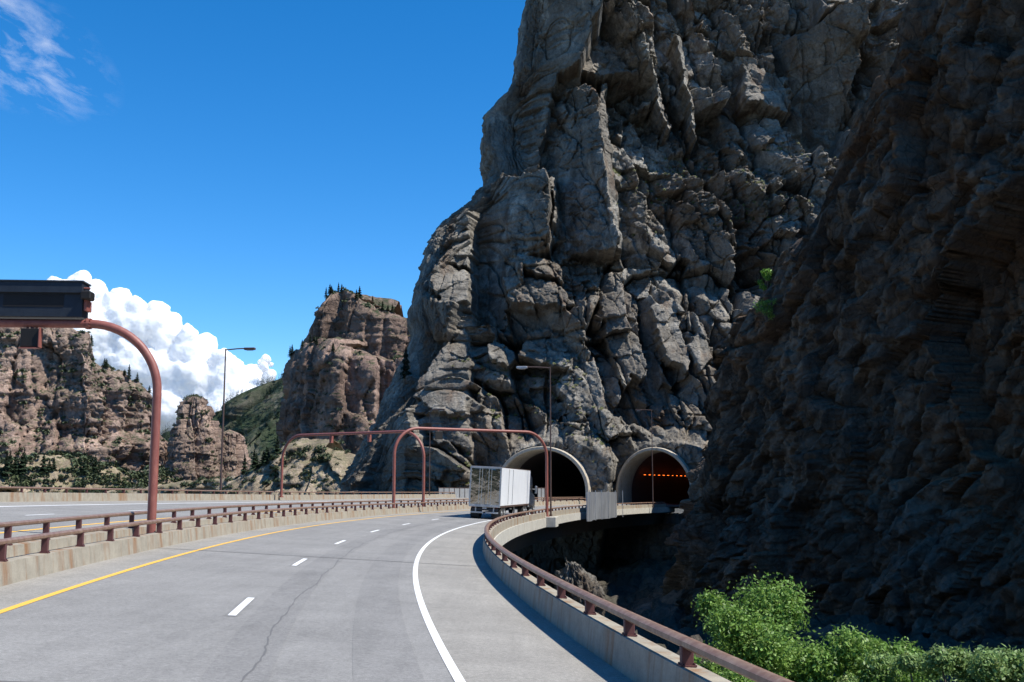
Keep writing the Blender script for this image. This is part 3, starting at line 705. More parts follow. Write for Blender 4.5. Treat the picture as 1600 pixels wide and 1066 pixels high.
# --- generic ridge: plan polyline, height profile along it ---
def ridge(name, plan, tops, zb, lean, specs, seed, mat, res, label, amp=1., back=30, rise=.3, jag=1.5, terr=None, shoulder=2.5, flare=None):
    """plan [(X,Y)...] left to right as seen from the camera; tops: [(arc fraction, z)...]"""
    P_ = np.array(plan, float); L = np.concatenate([[0], np.cumsum(np.hypot(*np.diff(P_, axis=0).T))])
    ztop = max(t[1] for t in tops); nu_ = int(L[-1]/res)+2; H = ztop-zb; nb = 26
    nz_ = int(H/res)+2
    u_ = np.linspace(0, L[-1], nu_)
    T = np.interp(u_/L[-1], [t[0] for t in tops], [t[1] for t in tops])
    T = T+jag*(fbm(u_/9, u_*0, seed+3, 4))+jag*.7*blocks(u_, u_*0+.5, [(7, 1, .8, .2, 0, 0, 0, 0)], seed+5)
    vv = np.concatenate([np.linspace(0, 1, nz_), 1+np.linspace(0, 1, nb)[1:]**1.5])
    Uu, Vv = np.meshgrid(u_, vv)
    Xp = np.interp(u_, L, P_[:, 0]); Yp = np.interp(u_, L, P_[:, 1])
    k = max(3, int(nu_*.03)); ker = np.ones(k)/k
    Xs = np.convolve(np.pad(Xp, k, 'edge'), ker, 'same')[k:-k]; Ys = np.convolve(np.pad(Yp, k, 'edge'), ker, 'same')[k:-k]
    tx, ty = np.gradient(Xs), np.gradient(Ys); q = np.hypot(tx, ty)+1e-9; ox, oy = ty/q, -tx/q      # outward (to the camera side)
    Zr = zb+(T[None]-zb)*np.minimum(Vv, 1)
    over = np.maximum(Vv-1, 0); Zr = Zr+over*back*rise*0+over*back*rise
    setb = lean*(Zr-zb)+over*back
    if flare: setb = setb-flare[1]*np.clip((flare[0]-Zr)/(flare[0]-zb), 0, 1.)**1.2
    if terr:                                        # benches: list of (z, step back)
        for zt, sb_, wd in terr:
            zt_ = zt+4*fbm(Uu/30, Uu*0, seed+int(zt), 2); setb = setb+sb_*np.clip((Zr-zt_)/wd, 0, 1)
    Dd = amp*blocks(Uu, Zr, specs, seed)
    sh = np.clip((np.minimum(Vv, 1)-.86)/.14, 0, 1)
    if shoulder: Dd = Dd*(1-.75*sh*sh); setb = setb+shoulder*sh**3
    Dd = Dd*(1-.6*np.clip(over*4, 0, 1))
    Xr = Xs[None]+ox[None]*(Dd-setb); Yr = Ys[None]+oy[None]*(Dd-setb)
    Zr = Zr+np.where(over > 0, 1.5*fbm(Xr/6, Yr/6, seed+9, 3), 0)
    Vt = np.stack([Xr, Yr, Zr], -1).reshape(-1, 3)
    o = mesh_np(name, Vt, grid_faces(nu_, len(vv)), mat); tag(o, label, kind='structure')
    return Vt.reshape(len(vv), nu_, 3)

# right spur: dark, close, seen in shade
spec_r = [(20, 1.7, 1.3, .25, .10, 0, -.5, 0), (8.5, 1.8, .9, .6, .25, 0, -.6, 1.2), (3.6, 1.5, .55, .8, .4, 0, -.5, .7), (1.5, 1.1, .3, 1., .8, 0, -.3, .35), (.65, .9, .1, .6, .5, 0, 0, .08)]
tipx, tipy = 21.6, 125.
spx = [(46, 178), (33, 155), (24, 136), (tipx, tipy), (tipx+24.5*.5, tipy-40*.5), (tipx+24.5, tipy-40), (tipx+24.5*1.5, tipy-60), (80, 52)]
Ls = [0]; 
for a, b in zip(spx, spx[1:]): Ls.append(Ls[-1]+math.hypot(b[0]-a[0], b[1]-a[1]))
wall = math.hypot(24.5, 40); at_t = lambda t: (Ls[3]+wall*t)/Ls[-1]
tops = [(0, 38), (Ls[1]/Ls[-1], 23), (Ls[2]/Ls[-1], 8), (at_t(-.25), 6), (at_t(-.06), 3), (at_t(.0), 5.5)]  # unseen far side of the spur, heights shaped to shade the gorge
for (x_, y_) in [(1064, 768), (1086, 720), (1103, 690), (1092, 662), (1110, 590), (1125, 560), (1142, 530), (1158, 490), (1172, 468), (1215, 385), (1262, 352), (1290, 310), (1325, 300), (1333, 240), (1334, 200), (1352, 165), (1370, 140), (1392, 85), (1425, 60), (1434, 20), (1440, 0), (1462, -60)]:
    k_ = (x_-14-30*max(0, min(1, (385-y_)/330))-800)/FPX; t_ = (125*k_-tipx)/(24.5+40*k_)
    if t_ > .01: tops.append((at_t(t_), CAM_H+(HOR-y_)/FPX*(125-40*t_)))
fr = sorted(t_ for t_ in tops if t_[0] > at_t(.0)+1e-6); tops = [t_ for t_ in tops if t_[0] <= at_t(.0)+1e-6]
zm = 0
for a_, b_ in fr: zm = max(zm, b_); tops.append((a_, zm))
tops += [(at_t(1.), 62), (at_t(1.4), 60), (1, 55)]  # unseen continuation, heights set for where its shadow falls
tops.sort()
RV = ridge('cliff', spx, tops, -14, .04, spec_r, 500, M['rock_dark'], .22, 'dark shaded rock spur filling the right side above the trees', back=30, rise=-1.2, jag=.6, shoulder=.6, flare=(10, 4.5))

# --- background ---
spec_far = [(46, 2.4, 5, .3, .05, .12, 0, 2), (17, 2.2, 2.6, .45, .06, .12, 0, 3), (8, 3.2, 2., .6, .05, .08, 0, 1.6), (4.2, .7, .8, .4, .3, 0, 0, .6), (2.2, .7, .4, .5, .4, 0, 0, .2), (34, .12, 1.0, 0, .25, 0, 0, .5), (14, .14, .5, 0, .3, 0, 0, .3)]
def prof(pts, Y): return [ray(x, y, Y) for x, y in pts]
# left wall
lw = prof([(-160, 430), (-20, 490), (60, 498), (128, 512), (152, 530), (172, 560), (210, 588), (262, 610), (275, 625)], 560)
xs = [p[0] for p in lw]; planL = [(-330, 520), (xs[4], 555), (xs[-1], 600), (xs[-1]+6, 660)]
def tops_for(plan, pts, lean=0., drop=False):
    """ridge heights so that the crest stands at the measured outline"""
    P_ = np.array(plan, float); L = np.concatenate([[0], np.cumsum(np.hypot(*np.diff(P_, axis=0).T))]); out = []
    t = np.linspace(0, 1, 400); Xp = np.interp(t*L[-1], L, P_[:, 0]); Yp = np.interp(t*L[-1], L, P_[:, 1])
    ppx = 800+FPX*Xp/Yp
    for x, y in pts:
        a_ = (HOR-y)/FPX; z_ = (CAM_H+a_*(Yp+14*lean))/(1-a_*lean)
        i = int(np.argmin(np.abs(800+FPX*Xp/(Yp+lean*(z_+14))-x)+.012*Yp)); out.append((t[i], z_[i]))
    out.sort()
    out = [(0, out[0][1]*.7)]+out
    if drop: out += [(out[-1][0]+.02, out[-1][1]*.6), (out[-1][0]+.06, -8)]
    return out
def back_corr(tops, Yr): return tops
WL = ridge('cliff', planL, tops_for(planL, [(-120, 440), (-20, 490), (60, 495), (128, 508), (150, 520), (172, 548), (210, 568), (262, 594), (272, 602)], .26, True), -14, .1, spec_far, 600, M['rock_tan'], 1.0,
           'layered tan and pink canyon wall at the far left behind the road', terr=[(24, 10, 8), (52, 5, 5)], back=60, rise=-.2, jag=2)
def column_rock(name, cx, cy, prof_, seed, mat, label, specs):
    """free standing rock: radius profile [(z, r)...] from the foot to the top, broken into blocks"""
    zs = np.linspace(prof_[0][0], prof_[-1][0], 150); th = np.linspace(0, 2*math.pi, 320, endpoint=False); T_, Zg = np.meshgrid(th, zs)
    r_ = np.interp(Zg, [p_[0] for p_ in prof_], [p_[1] for p_ in prof_]); xx_ = np.abs(T_-math.pi*.75)*12
    fade = np.clip((prof_[-1][0]-Zg)/5, 0, 1)
    r_ = r_*(1+.12*fbm(xx_/14, Zg/14, seed, 3))+.55*blocks(xx_, Zg, specs, seed)*fade; r_ = np.maximum(r_, .05)
    V_ = np.stack([cx+np.cos(T_)*r_, cy+np.sin(T_)*r_, Zg+fade*0], -1)
    i_ = np.arange(150*320).reshape(150, 320); j_ = np.roll(i_, -1, 1)
    F_ = np.stack([i_[:-1], j_[:-1], j_[1:], i_[1:]], -1).reshape(-1, 4)
    o = mesh_np(name, V_.reshape(-1, 3), F_, mat); tag(o, label, 'rock pinnacle'); return V_
WP = column_rock('rock_pinnacle', -164, 562, [(-14, 18), (8, 14), (24, 12), (33, 10.5), (34, 9), (42, 8.3), (46.5, 6.8), (49.5, 4.2), (50.8, .05)], 640, M['rock_tan'],
    'rounded banded rock pinnacle in the gap left of the street lamp', spec_far[1:])
column_rock('rock_pinnacle', -149, 575, [(-14, 13), (12, 9), (24, 7), (31, 5), (33.5, .05)], 644, M['rock_tan'],
    'lower reddish rock knob against the right side of the banded pinnacle', spec_far[1:])
# central butte
planB = [(-108, 560), (-98, 445), (-70, 425), (-44, 426), (-20, 436), (5, 448)]
lowB = tops_for(planB, [(425, 640), (433, 548), (450, 538), (490, 532), (540, 545), (600, 560), (640, 560)], .06)
BU = ridge('butte', planB, lowB, -14, .06, spec_far, 660, M['rock_red'], .7, 'lower red rock step of the butte behind the distant gantries', amp=.6, back=40, rise=.1, jag=1.5)
planT = [(-80, 540), (-87, 458), (-68, 446), (-50, 446), (-30, 450), (-5, 462)]
topB = tops_for(planT, [(484, 530), (490, 475), (500, 456), (520, 452), (545, 462), (575, 478), (610, 488), (628, 492), (700, 500)], .05)
BT = ridge('butte', planT, topB, 30, .05, spec_far, 690, M['rock_red'], .6, 'columned red rock top of the butte crowned by small trees', amp=.5, back=30, rise=-.15, jag=1.2)
# talus in front of the butte and pinnacle
planS = [(-200, 420), (-118, 372), (-92, 352), (-70, 345), (-46, 345), (-25, 365)]
spec_t = [(22, 1., 2.5, .2, .1, 0, 0, 1), (8, 1., 1.4, .3, .2, 0, 0, .5), (2.6, .8, .55, .5, .4, 0, 0, .2), (1.2, .8, .22, .5, .4, 0, 0, .1)]
TS = ridge('talus_slope', planS, tops_for(planS, [(120, 770), (335, 742), (365, 705), (400, 692), (430, 690), (480, 688), (520, 700), (560, 710), (600, 720)], 1.), -14, 1.0, spec_t, 720, M['talus'], .7,
           'pale scrubby slope below the red butte', back=25, rise=-.3, jag=1)
# forested hill far behind
planF = [(-560, 1400), (-330, 1150), (-150, 1050), (50, 1100)]
spec_f = [(90, 1., 12, .2, .2, 0, 0, 3), (35, 1., 5, .3, .2, 0, 0, 2), (12, 1, 1.6, .3, .3, 0, 0, .5)]
FH = ridge('forested_hill', planF, tops_for(planF, [(180, 680), (250, 640), (275, 612), (330, 576), (400, 542), (440, 524), (500, 530), (640, 620)], 1.1), -14, 1.1, spec_f, 760, M['forest'], 4.,
           'distant blue green forested hillside under the cloud', back=250, rise=.25, jag=3)
# low foothills at the left bottom with scrub
planH = [(-330, 330), (-240, 350), (-190, 390), (-150, 430), (-128, 470)]
LH = ridge('talus_slope', planH, tops_for(planH, [(-140, 740), (0, 722), (60, 715), (110, 722), (180, 712), (250, 722), (300, 735)], 1.), -14, 1.0, spec_t, 790, M['talus'], .8,
           'scrubby slope at the foot of the far left canyon wall', back=30, rise=-.3, jag=1)

# canyon side behind the camera, seen only mirrored in the trailer doors
planK = [(260, -160), (150, -210), (0, -230), (-150, -200), (-300, -120)]
KH = ridge('talus_slope', planK, [(0, 110), (.3, 85), (.5, 60), (.7, 95), (1, 130)], -14, .5, spec_far, 850, M['forest'], 3.,
           'scrubby canyon side behind the viewer', back=60, rise=0, jag=4)
# gorge floor: one sheet to the horizon
gx = np.concatenate([np.linspace(-6000, -120, 30, endpoint=False), np.linspace(-120, 120, 420), np.linspace(130, 6000, 30)])
gy = np.concatenate([np.linspace(-600, 0, 12, endpoint=False), np.linspace(0, 240, 400), np.linspace(250, 9000, 40)])
GX, GY = np.meshgrid(gx, gy); loc = (np.abs(GX) < 130) & (GY < 245)
GZ = -10.6+np.where(loc, 1.3*fbm(GX/9, GY/9, 811, 4)+blocks(GX, GY, [(5, 1, .7, .5, .5, 0, 0, .3), (2, 1, .45, .8, .8, 0, 0, .2)], 820), 0)
GZ = GZ-np.clip(1-np.abs(GX-24+.12*(GY-60))/9, 0, 1)*2.2
V = np.stack([GX, GY, GZ], -1).reshape(-1, 3); g = mesh_np('ground', V, grid_faces(len(gx), len(gy)), M['ground']); tag(g, kind='structure')

# slanting pale slabs in the gorge, right of the parapet
def outcrop(name, c, size, seed, mat, label, n=70, rot=0., fac=.5):
    t = np.linspace(0, math.pi, n); ph = np.linspace(0, 2*math.pi, n*2, endpoint=False); Tt, Pp = np.meshgrid(t, ph)
    x = np.sin(Tt)*np.cos(Pp); y = np.sin(Tt)*np.sin(Pp); z = np.cos(Tt)
    k = 1+fac*blocks(Pp*3, Tt*3, [(1.4, 1.2, .22, .5, .4, 0, .6, .1), (.6, 2.2, .10, .5, .3, 0, .6, .08), (.25, 1.5, .04, .4, .3, 0, .4, .02)], seed)
    k = np.where(Pp > 2*math.pi-.5, k[0][None]*(Pp-(2*math.pi-.5))/.5+k*(1-(Pp-(2*math.pi-.5))/.5), k)
    P_ = np.stack([x*k*size[0], y*k*size[1], z*k*size[2]], -1).reshape(-1, 3)
    i = np.arange(n*2*n).reshape(n*2, n); j = np.roll(i, -1, 0)
    F_ = np.stack([i[:, :-1], i[:, 1:], j[:, 1:], j[:, :-1]], -1).reshape(-1, 4)
    o = mesh_np(name, P_, F_, mat); o.location = c; o.rotation_euler = (R(12), R(-24), rot); tag(o, label, 'rock'); return o
outcrop('rock_outcrop', (5.2, 84, -5.9), (1.7, 2.0, 2.8), 31, M['rock'], 'sunlit slanting pale rock slab down in the gorge right of the parapet', rot=.3)
outcrop('rock_outcrop', (3.6, 76, -6.5), (1.2, 1.6, 1.9), 35, M['rock'], 'smaller sunlit rock just above the parapet rail in the gorge', rot=.1)

# ------------------------------------------------------------------ vegetation
def leafcloud(centers, radii, n, size, seed, squash=1., shell=.6):
    g_ = np.random.default_rng(seed); k = g_.integers(0, len(centers), n)
    c = np.array(centers)[k]; r_ = np.array(radii)[k][:, None]
    v = g_.normal(size=(n, 3)); v /= np.linalg.norm(v, axis=1)[:, None]
    rad = (shell+(1-shell)*g_.random((n, 1)))*r_*(1+.18*g_.normal(size=(n, 1)))
    p = c+v*rad*np.array([1, 1, squash])
    a = g_.normal(size=(n, 3))+v*.8+np.array([0, 0, .6]); a /= np.linalg.norm(a, axis=1)[:, None]
    t = np.cross(a, g_.normal(size=(n, 3))); t /= np.linalg.norm(t, axis=1)[:, None]; b_ = np.cross(a, t)
    s = size*(.5+1.0*g_.random((n, 1)))
    V_ = np.stack([p-t*s, p-b_*s*.55, p+t*s, p+b_*s*.55], 1).reshape(-1, 3); F_ = np.arange(n*4).reshape(-1, 4)
    return V_, F_
def broadleaf(loc, h, rad, seed, label, mat, n, size=.047, group=None):
    rd = random.Random(seed); root = tag(empty('broadleaf_tree', loc), label, 'tree', group)
    m = MB(); m.tube([(0, 0, 0), (.1, .05, h*.25), (-.05, .1, h*.5), (0, 0, h*.8)], [.2, .16, .11, .04], 9)
    cs_ = []; rs = []
    for i in range(46):
        a = rd.uniform(0, 6.28); q = rd.random()**.5; zf = rd.uniform(.28, .97)
        env = rad*max(.1, 1-((zf-.6)/.46)**2)**.5
        c = (math.cos(a)*q*env*.85, math.sin(a)*q*env*.85, h*zf-.45); cs_.append(c); rs.append(rd.uniform(.3, .68)*(rad/2.4))
        if i < 20: m.tube([(0, 0, max(.3, c[2]*.55)), (c[0]*.5, c[1]*.5, c[2]*.8), c], [.07, .045, .015], 5)
    m.build('trunk', M['bark'], root)
    V_, F_ = leafcloud(cs_, rs, n, size, seed, .85, .35); mesh_np('crown', V_, F_, mat, root)
    return root
def xz(px, py, Y): return ray(px, py, Y)
def tree_at(px, pytop, Y, rad, seed, label, mat, n, ground=-10.4):
    X, zt = ray(px, pytop, Y); return broadleaf((X, Y, ground), zt-ground, rad, seed, label, mat, n)
tree_at(1136, 890, 30, 3.5, 1, 'tall broadleaf tree in full sun, its crown highest of the gorge trees', M['leaf'], 110000)
tree_at(1275, 942, 28.5, 2.5, 2, 'green tree crown just right of the highest gorge tree', M['leaf'], 90000)
tree_at(1385, 998, 27, 2.3, 3, 'low tree crown in the middle of the gorge trees at the bottom edge', M['leaf2'], 60000)
tree_at(1512, 976, 25, 2.1, 4, 'grey green tree with a pointed top near the bottom right corner', M['leaf2'], 60000)
tree_at(1610, 990, 24, 2.1, 5, 'tree crown cut by the right edge of the frame', M['leaf2'], 45000)
tree_at(1340, 975, 29.5, 2.4, 8, 'green crown between the highest tree and the low middle crown', M['leaf'], 70000)
tree_at(1450, 994, 26, 2.0, 9, 'low leafy crown left of the pointed grey green tree', M['leaf2'], 50000)
tree_at(1058, 996, 36, 1.3, 6, 'small bright tree crown seen beneath the parapet rail', M['leaf_bright'], 26000)
tree_at(1205, 1005, 25.5, 2.2, 7, 'leafy crown low behind the near end of the right parapet rail', M['leaf'], 60000)

def shrub(loc, r_, seed, label, mat, n=2600, size=.09):
    root = tag(empty('shrub', loc), label, 'shrub'); rd = random.Random(seed); cs_ = []; rs = []
    m = MB()
    for i in range(14):
        c = (rd.gauss(0, .45)*r_, rd.gauss(0, .3)*r_, rd.uniform(.2, 1.5)*r_); cs_.append(c); rs.append(r_*rd.uniform(.2, .42)); m.tube([(0, 0, -.3), (c[0]*.6, c[1]*.6, c[2]*.6), c], [.05, .03, .01], 5)
    m.build('stem', M['bark'], root)
    V_, F_ = leafcloud(cs_, rs, n, size, seed, .9, .3); mesh_np('foliage', V_, F_, mat, root); return root
def snap(px, py, G, tol=1e9):
    """nearest point of a cliff grid seen at this place of the photograph"""
    A = G.reshape(-1, 3); ok = A[:, 1] > 5; qx, qy = proj(A[:, 0], A[:, 1], A[:, 2]); dd = (qx-px)**2+(qy-py)**2; dd[~ok] = 1e12
    i = np.argsort(dd)[:6]; j = i[np.argmin(A[i, 1])]; return Vector(A[j])
q = snap(1186, 448, RV); shrub((q.x, q.y-.8, q.z-.2), 1.3, 21, 'bright green shrub growing on the edge of the dark spur', M['leaf_bright'], 3200)
q = snap(1205, 500, RV); shrub((q.x-.6, q.y-.8, q.z), 1.2, 22, 'dull green shrub in the shade below the bright green one', M['leaf'], 1600)

# conifers
def conifer_parts(h, rad, seed, n=420):
    g_ = np.random.default_rng(seed); t = g_.random(n)**.8; a = g_.random(n)*6.283
    env = rad*(1-t)**.85*(.75+.35*np.sin(t*34+seed))
    L_ = env*(.5+.6*g_.random(n)); z = h*(.08+.92*t)
    dirv = np.stack([np.cos(a), np.sin(a), -.28+0*a], -1); tip = np.stack([np.cos(a)*L_, np.sin(a)*L_, z-.28*L_], -1)
    base = np.stack([np.cos(a)*L_*.25, np.sin(a)*L_*.25, z], -1); sd = np.stack([-np.sin(a), np.cos(a), 0*a], -1)*(h*.035+L_*.24)[:, None]
    mid = (tip+base)/2+np.array([0, 0, .02])*h; V_ = np.stack([base, mid-sd, tip, mid+sd], 1).reshape(-1, 3)
    return V_, np.arange(n*4).reshape(-1, 4)
protos = []
for k, (h, rad) in enumerate(((5.6, 1.9), (4.2, 1.9), (7., 1.75))):
    V_, F_ = conifer_parts(h, rad, k+50); root = empty('conifer', (0, 0, 0)); crown = mesh_np('crown', V_, F_, M['needle'], root)
    m = MB(); m.tube([(0, 0, -.6), (0, 0, h*.95)], [.14, .02], 6); m.build('trunk', M['bark'], root); protos.append([root, False])
def put_conifer(loc, k, s, label, group):
    root, used = protos[k]
    if used: o = copy_tree(root)
    else: o = root; protos[k][1] = True
    o.location = loc; o.scale = (s, s, s); o.rotation_euler = (0, 0, random.uniform(0, 6)); tag(o, label, 'conifer', group); return o
places = [('dark conifer, %s on the flat top of the red butte', 'conifers on top of the butte', BT, [(497, 456), (508, 450), (517, 452), (527, 452), (534, 456), (558, 468), (563, 466), (582, 476), (597, 484), (606, 486), (613, 488)], .8),
 ('dark conifer, %s on the bench below the butte top', 'conifers on the bench of the butte', BU, [(441, 548), (452, 545), (471, 540), (484, 536), (488, 530), (495, 538), (520, 548), (532, 556)], .7),
 ('conifer, %s on the crest of the far left canyon wall', 'conifers on the crest of the left canyon wall', WL, [(166, 556), (172, 560), (150, 540), (196, 585), (204, 588), (222, 592), (240, 602)], 1.),
 ('tall dark conifer, %s at the foot of the left canyon wall', 'conifers at the foot of the left canyon wall', LH, [(10, 745), (17, 742), (24, 740), (34, 740), (38, 738), (70, 738), (78, 735), (86, 735), (118, 735), (150, 735), (130, 738)], 1.3),
 ('dark conifer, %s beside the left corner of the red butte', 'conifers by the left corner of the butte', TS, [(392, 696), (398, 692), (408, 690), (415, 692), (378, 700), (385, 702), (368, 708)], 1.2)]
for label, grp, G, pts, sc_ in places:
    qs = sorted([snap(x, y, G) for (x, y) in pts], key=lambda q: q.x/q.y)
    for i_, q in enumerate(qs):
        put_conifer((q.x, q.y-.5, q.z-.3), random.randrange(3), sc_*random.uniform(.75, 1.2), label % nth(i_, len(qs)), grp)
q = snap(640, 575, MAINV); o = put_conifer((q.x-.6, q.y-1.8, q.z-2.8), 2, .95, 'dark conifer clinging to the shaded left flank of the tunnel cliff', None)

# scrub and woods nobody could count
def scatter(name, G, n, smin, smax, mat, label, seed, mask=None, conif=False, lift=.0, nl=34, up=0.):
    g_ = np.random.default_rng(seed); A = G.reshape(-1, 3); qx, qy = proj(A[:, 0], A[:, 1], A[:, 2])
    ok = (A[:, 1] > 5) & (qx > -60) & (qx < 1660) & (qy > -40) & (qy < 800)
    if mask is not None: ok &= mask(qx, qy, A)
    idx = np.nonzero(ok)[0]
    clump = vnoise(A[idx, 0]/9, A[idx, 2]/6+A[idx, 1]/9, seed); idx = idx[g_.random(len(idx)) < clump**2*1.4]
    if not len(idx): return
    idx = g_.choice(idx, min(n, len(idx)), replace=False); c = A[idx]; s = smin+(smax-smin)*g_.random(len(c))**1.6
    if conif:
        bv, bf = conifer_parts(6, 1.4, seed, 46); bv = bv/6; V_ = (c[:, None]+bv[None]*s[:, None, None]+np.array([0, 0, -.1])).reshape(-1, 3)
    else:
        bv, bf = leafcloud([(0, 0, .25), (.35, .1, .2), (-.3, -.1, .22), (0, .3, .15)], [.42, .3, .32, .3], nl, .2, seed, .75, .5)
        V_ = (c[:, None]+bv[None]*s[:, None, None]+np.array([0, -.2, lift])).reshape(-1, 3)
    F_ = (np.arange(len(c))[:, None, None]*len(bv)+bf[None]).reshape(-1, 4)
    o = mesh_np(name, V_, F_, mat); tag(o, label, 'vegetation', kind='stuff')
def slope_grid(G):
    n = np.cross(G[1:, :-1]-G[:-1, :-1], G[:-1, 1:]-G[:-1, :-1]); n /= np.linalg.norm(n, axis=-1)[..., None]+1e-9; z = np.zeros(G.shape[:2]); z[:-1, :-1] = np.abs(n[..., 2]); return z.ravel()
sl = {}
def mk(G, thr): 
    z = slope_grid(G); return lambda qx, qy, A: z > thr
scatter('scrub', TS, 900, 1.2, 3.4, M['scrub'], 'olive scrub dotted over the pale slope below the butte', 5, mk(TS, .3))
scatter('scrub', LH, 1100, 1.5, 4.2, M['scrub'], 'olive scrub over the foot of the far left canyon wall', 6, mk(LH, .3))
scatter('scrub', WL, 700, 1.2, 3.4, M['scrub'], 'dark scrub along the benches and crest of the left canyon wall', 7, mk(WL, .45))
scatter('scrub', WP, 200, 1.2, 2.6, M['scrub'], 'scrub on the rounded pinnacle', 8, mk(WP, .5))
scatter('scrub', BU, 500, 1., 2.6, M['scrub'], 'scrub on the bench of the red butte', 9, mk(BU, .55))
scatter('scrub', BT, 300, 1., 2.4, M['scrub'], 'scrub on top of the red butte', 10, mk(BT, .6))
scatter('forest', FH, 5200, 9, 16, M['needle'], 'distant conifer forest covering the hillside', 12, None, True)
MG = MAINV.reshape(nv, nu, 3)
zsl = slope_grid(MG)
scatter('ledge_grass', MG, 900, .25, .8, M['grass'], 'tufts of dry grass on the ledges of the tunnel cliff', 14, lambda qx, qy, A: (zsl > .72) & (np.hypot(A[:, 0]-PL[1].x, A[:, 2]-2.3) > 9.5) & (np.hypot(A[:, 0]-PR[1].x, A[:, 2]-2.3) > 9.5) & (((np.abs(qy-(300-(qx-1100)*.15)) < 60) & (qx > 950)) | ((qy > 560) & (qx > 700) & (qx < 960))), nl=20)

# ------------------------------------------------------------------ clouds
def cumulus(name, puffs, label, seed):
    """puffs: (px, py, radius px) on the sky, built 6 km away"""
    D_ = 6000.; Vs = []; Fs = []; off = 0; g_ = np.random.default_rng(seed)
    n = 26; t = np.linspace(0, math.pi, n); ph = np.linspace(0, 2*math.pi, n*2, endpoint=False); Tt, Pp = np.meshgrid(t, ph)
    sx, sy, sz = np.sin(Tt)*np.cos(Pp), np.sin(Tt)*np.sin(Pp), np.cos(Tt)
    i = np.arange(n*2*n).reshape(n*2, n); j = np.roll(i, -1, 0); Fb = np.stack([i[:, :-1], j[:, :-1], j[:, 1:], i[:, 1:]], -1).reshape(-1, 4)
    for (x, y, r_) in puffs:
        Yd = D_+g_.uniform(-150, 150); X, Zc = ray(x, y, Yd); rr_ = r_/FPX*D_
        k = 1+.24*fbm(X/90+sx*2.4+sy*1.1, Zc/90+sz*2.4+sy*.9, 5, 5)
        Vs.append(np.stack([X+sx*rr_*k, Yd+sy*rr_*k, Zc+sz*rr_*k], -1).reshape(-1, 3)); Fs.append(Fb+off); off += n*2*n
    mc, nt, b = mat_new('cloud white', 1., spec=0.); b.inputs['Base Color'].default_value = (.95, .955, .965, 1); b.inputs['Subsurface Weight'].default_value = .9; b.inputs['Subsurface Radius'].default_value = (1, 1, 1); b.inputs['Subsurface Scale'].default_value = 90
    v = coords(nt); bump(nt, b, noise(nt, v, .02, 8, .6), .2, 15)
    t_ = N(nt, 'ShaderNodeBsdfTranslucent'); t_.inputs[0].default_value = (.95, .96, .98, 1); ms = N(nt, 'ShaderNodeMixShader'); ms.inputs[0].default_value = .25
    nt.links.new(b.outputs[0], ms.inputs[1]); nt.links.new(t_.outputs[0], ms.inputs[2]); nt.links.new(ms.outputs[0], nt.nodes['Material Output'].inputs[0])
    o = mesh_np(name, np.concatenate(Vs), np.concatenate(Fs), mc, smooth=True); tag(o, label, 'cloud', kind='stuff')
    md = o.modifiers.new('r', 'REMESH'); md.mode = 'VOXEL'; md.voxel_size = 6; md.use_smooth_shade = True
    md = o.modifiers.new('s', 'SMOOTH'); md.factor = .8; md.iterations = 22
    for sz, st in ((110, 50), (35, 16)):
        tx = bpy.data.textures.new('billow', 'CLOUDS'); tx.noise_scale = sz; tx.noise_depth = 3
        md = o.modifiers.new('d', 'DISPLACE'); md.texture = tx; md.texture_coords = 'LOCAL'; md.strength = st; md.mid_level = .5
    return o
g_ = np.random.default_rng(3)
outline = [(95, 436), (125, 424), (150, 434), (188, 448), (212, 460), (248, 468), (266, 486), (292, 506), (322, 520), (345, 542), (362, 552), (395, 568)]
puffs = []
for (x, y) in outline: puffs.append((x, y+18, 17))
for k in range(200):
    x = g_.uniform(60, 400); yt = np.interp(x, [p[0] for p in outline], [p[1] for p in outline])+14; y = yt+g_.random()**1.5*(660-yt)
    dpt = y-yt; puffs.append((x, y+8, g_.uniform(9, 15)+min(26, dpt*.35)))
for x, y, r_ in ((85, 445, 14), (405, 580, 12), (420, 590, 12)): puffs.append((x, y, r_))
cumulus('cumulus_cloud', puffs, 'bright white cumulus cloud rising behind the left canyon wall and forested hill', 3)
cumulus('cumulus_cloud', [(408, 566, 7), (416, 563, 8), (423, 569, 6), (412, 574, 9)], 'small white puff of cloud above the forested hill', 4)
# thin high cloud sheet
mci, nt, b = mat_new('thin high cloud', 1.); v = coords(nt, (1, .42, 1), (0, 0, R(18)))
tr = N(nt, 'ShaderNodeBsdfTransparent'); df = N(nt, 'ShaderNodeBsdfTranslucent'); df.inputs[0].default_value = (1, 1, 1, 1)
dd_ = N(nt, 'ShaderNodeBsdfDiffuse'); dd_.inputs[0].default_value = (1, 1, 1, 1); m1 = N(nt, 'ShaderNodeMixShader'); m1.inputs[0].default_value = .5
nt.links.new(df.outputs[0], m1.inputs[1]); nt.links.new(dd_.outputs[0], m1.inputs[2])
msx = N(nt, 'ShaderNodeMixShader'); nt.links.new(tr.outputs[0], msx.inputs[1]); nt.links.new(m1.outputs[0], msx.inputs[2])
ff = ramp(nt, noise(nt, v, .0022, 7, .6, .3), [(.45, 0.), (.75, .6)])
tc = N(nt, 'ShaderNodeTexCoord'); gr = N(nt, 'ShaderNodeTexGradient', gradient_type='SPHERICAL'); mpp = N(nt, 'ShaderNodeMapping')
cx, cz = ray(-60, 40, 9000)
mpp.inputs['Location'].default_value = (0, 0, 0); mpp.inputs['Scale'].default_value = (1/1100, 1/2600, 1/2000)
nt.links.new(tc.outputs['Object'], mpp.inputs[0]); nt.links.new(mpp.outputs[0], gr.inputs[0])
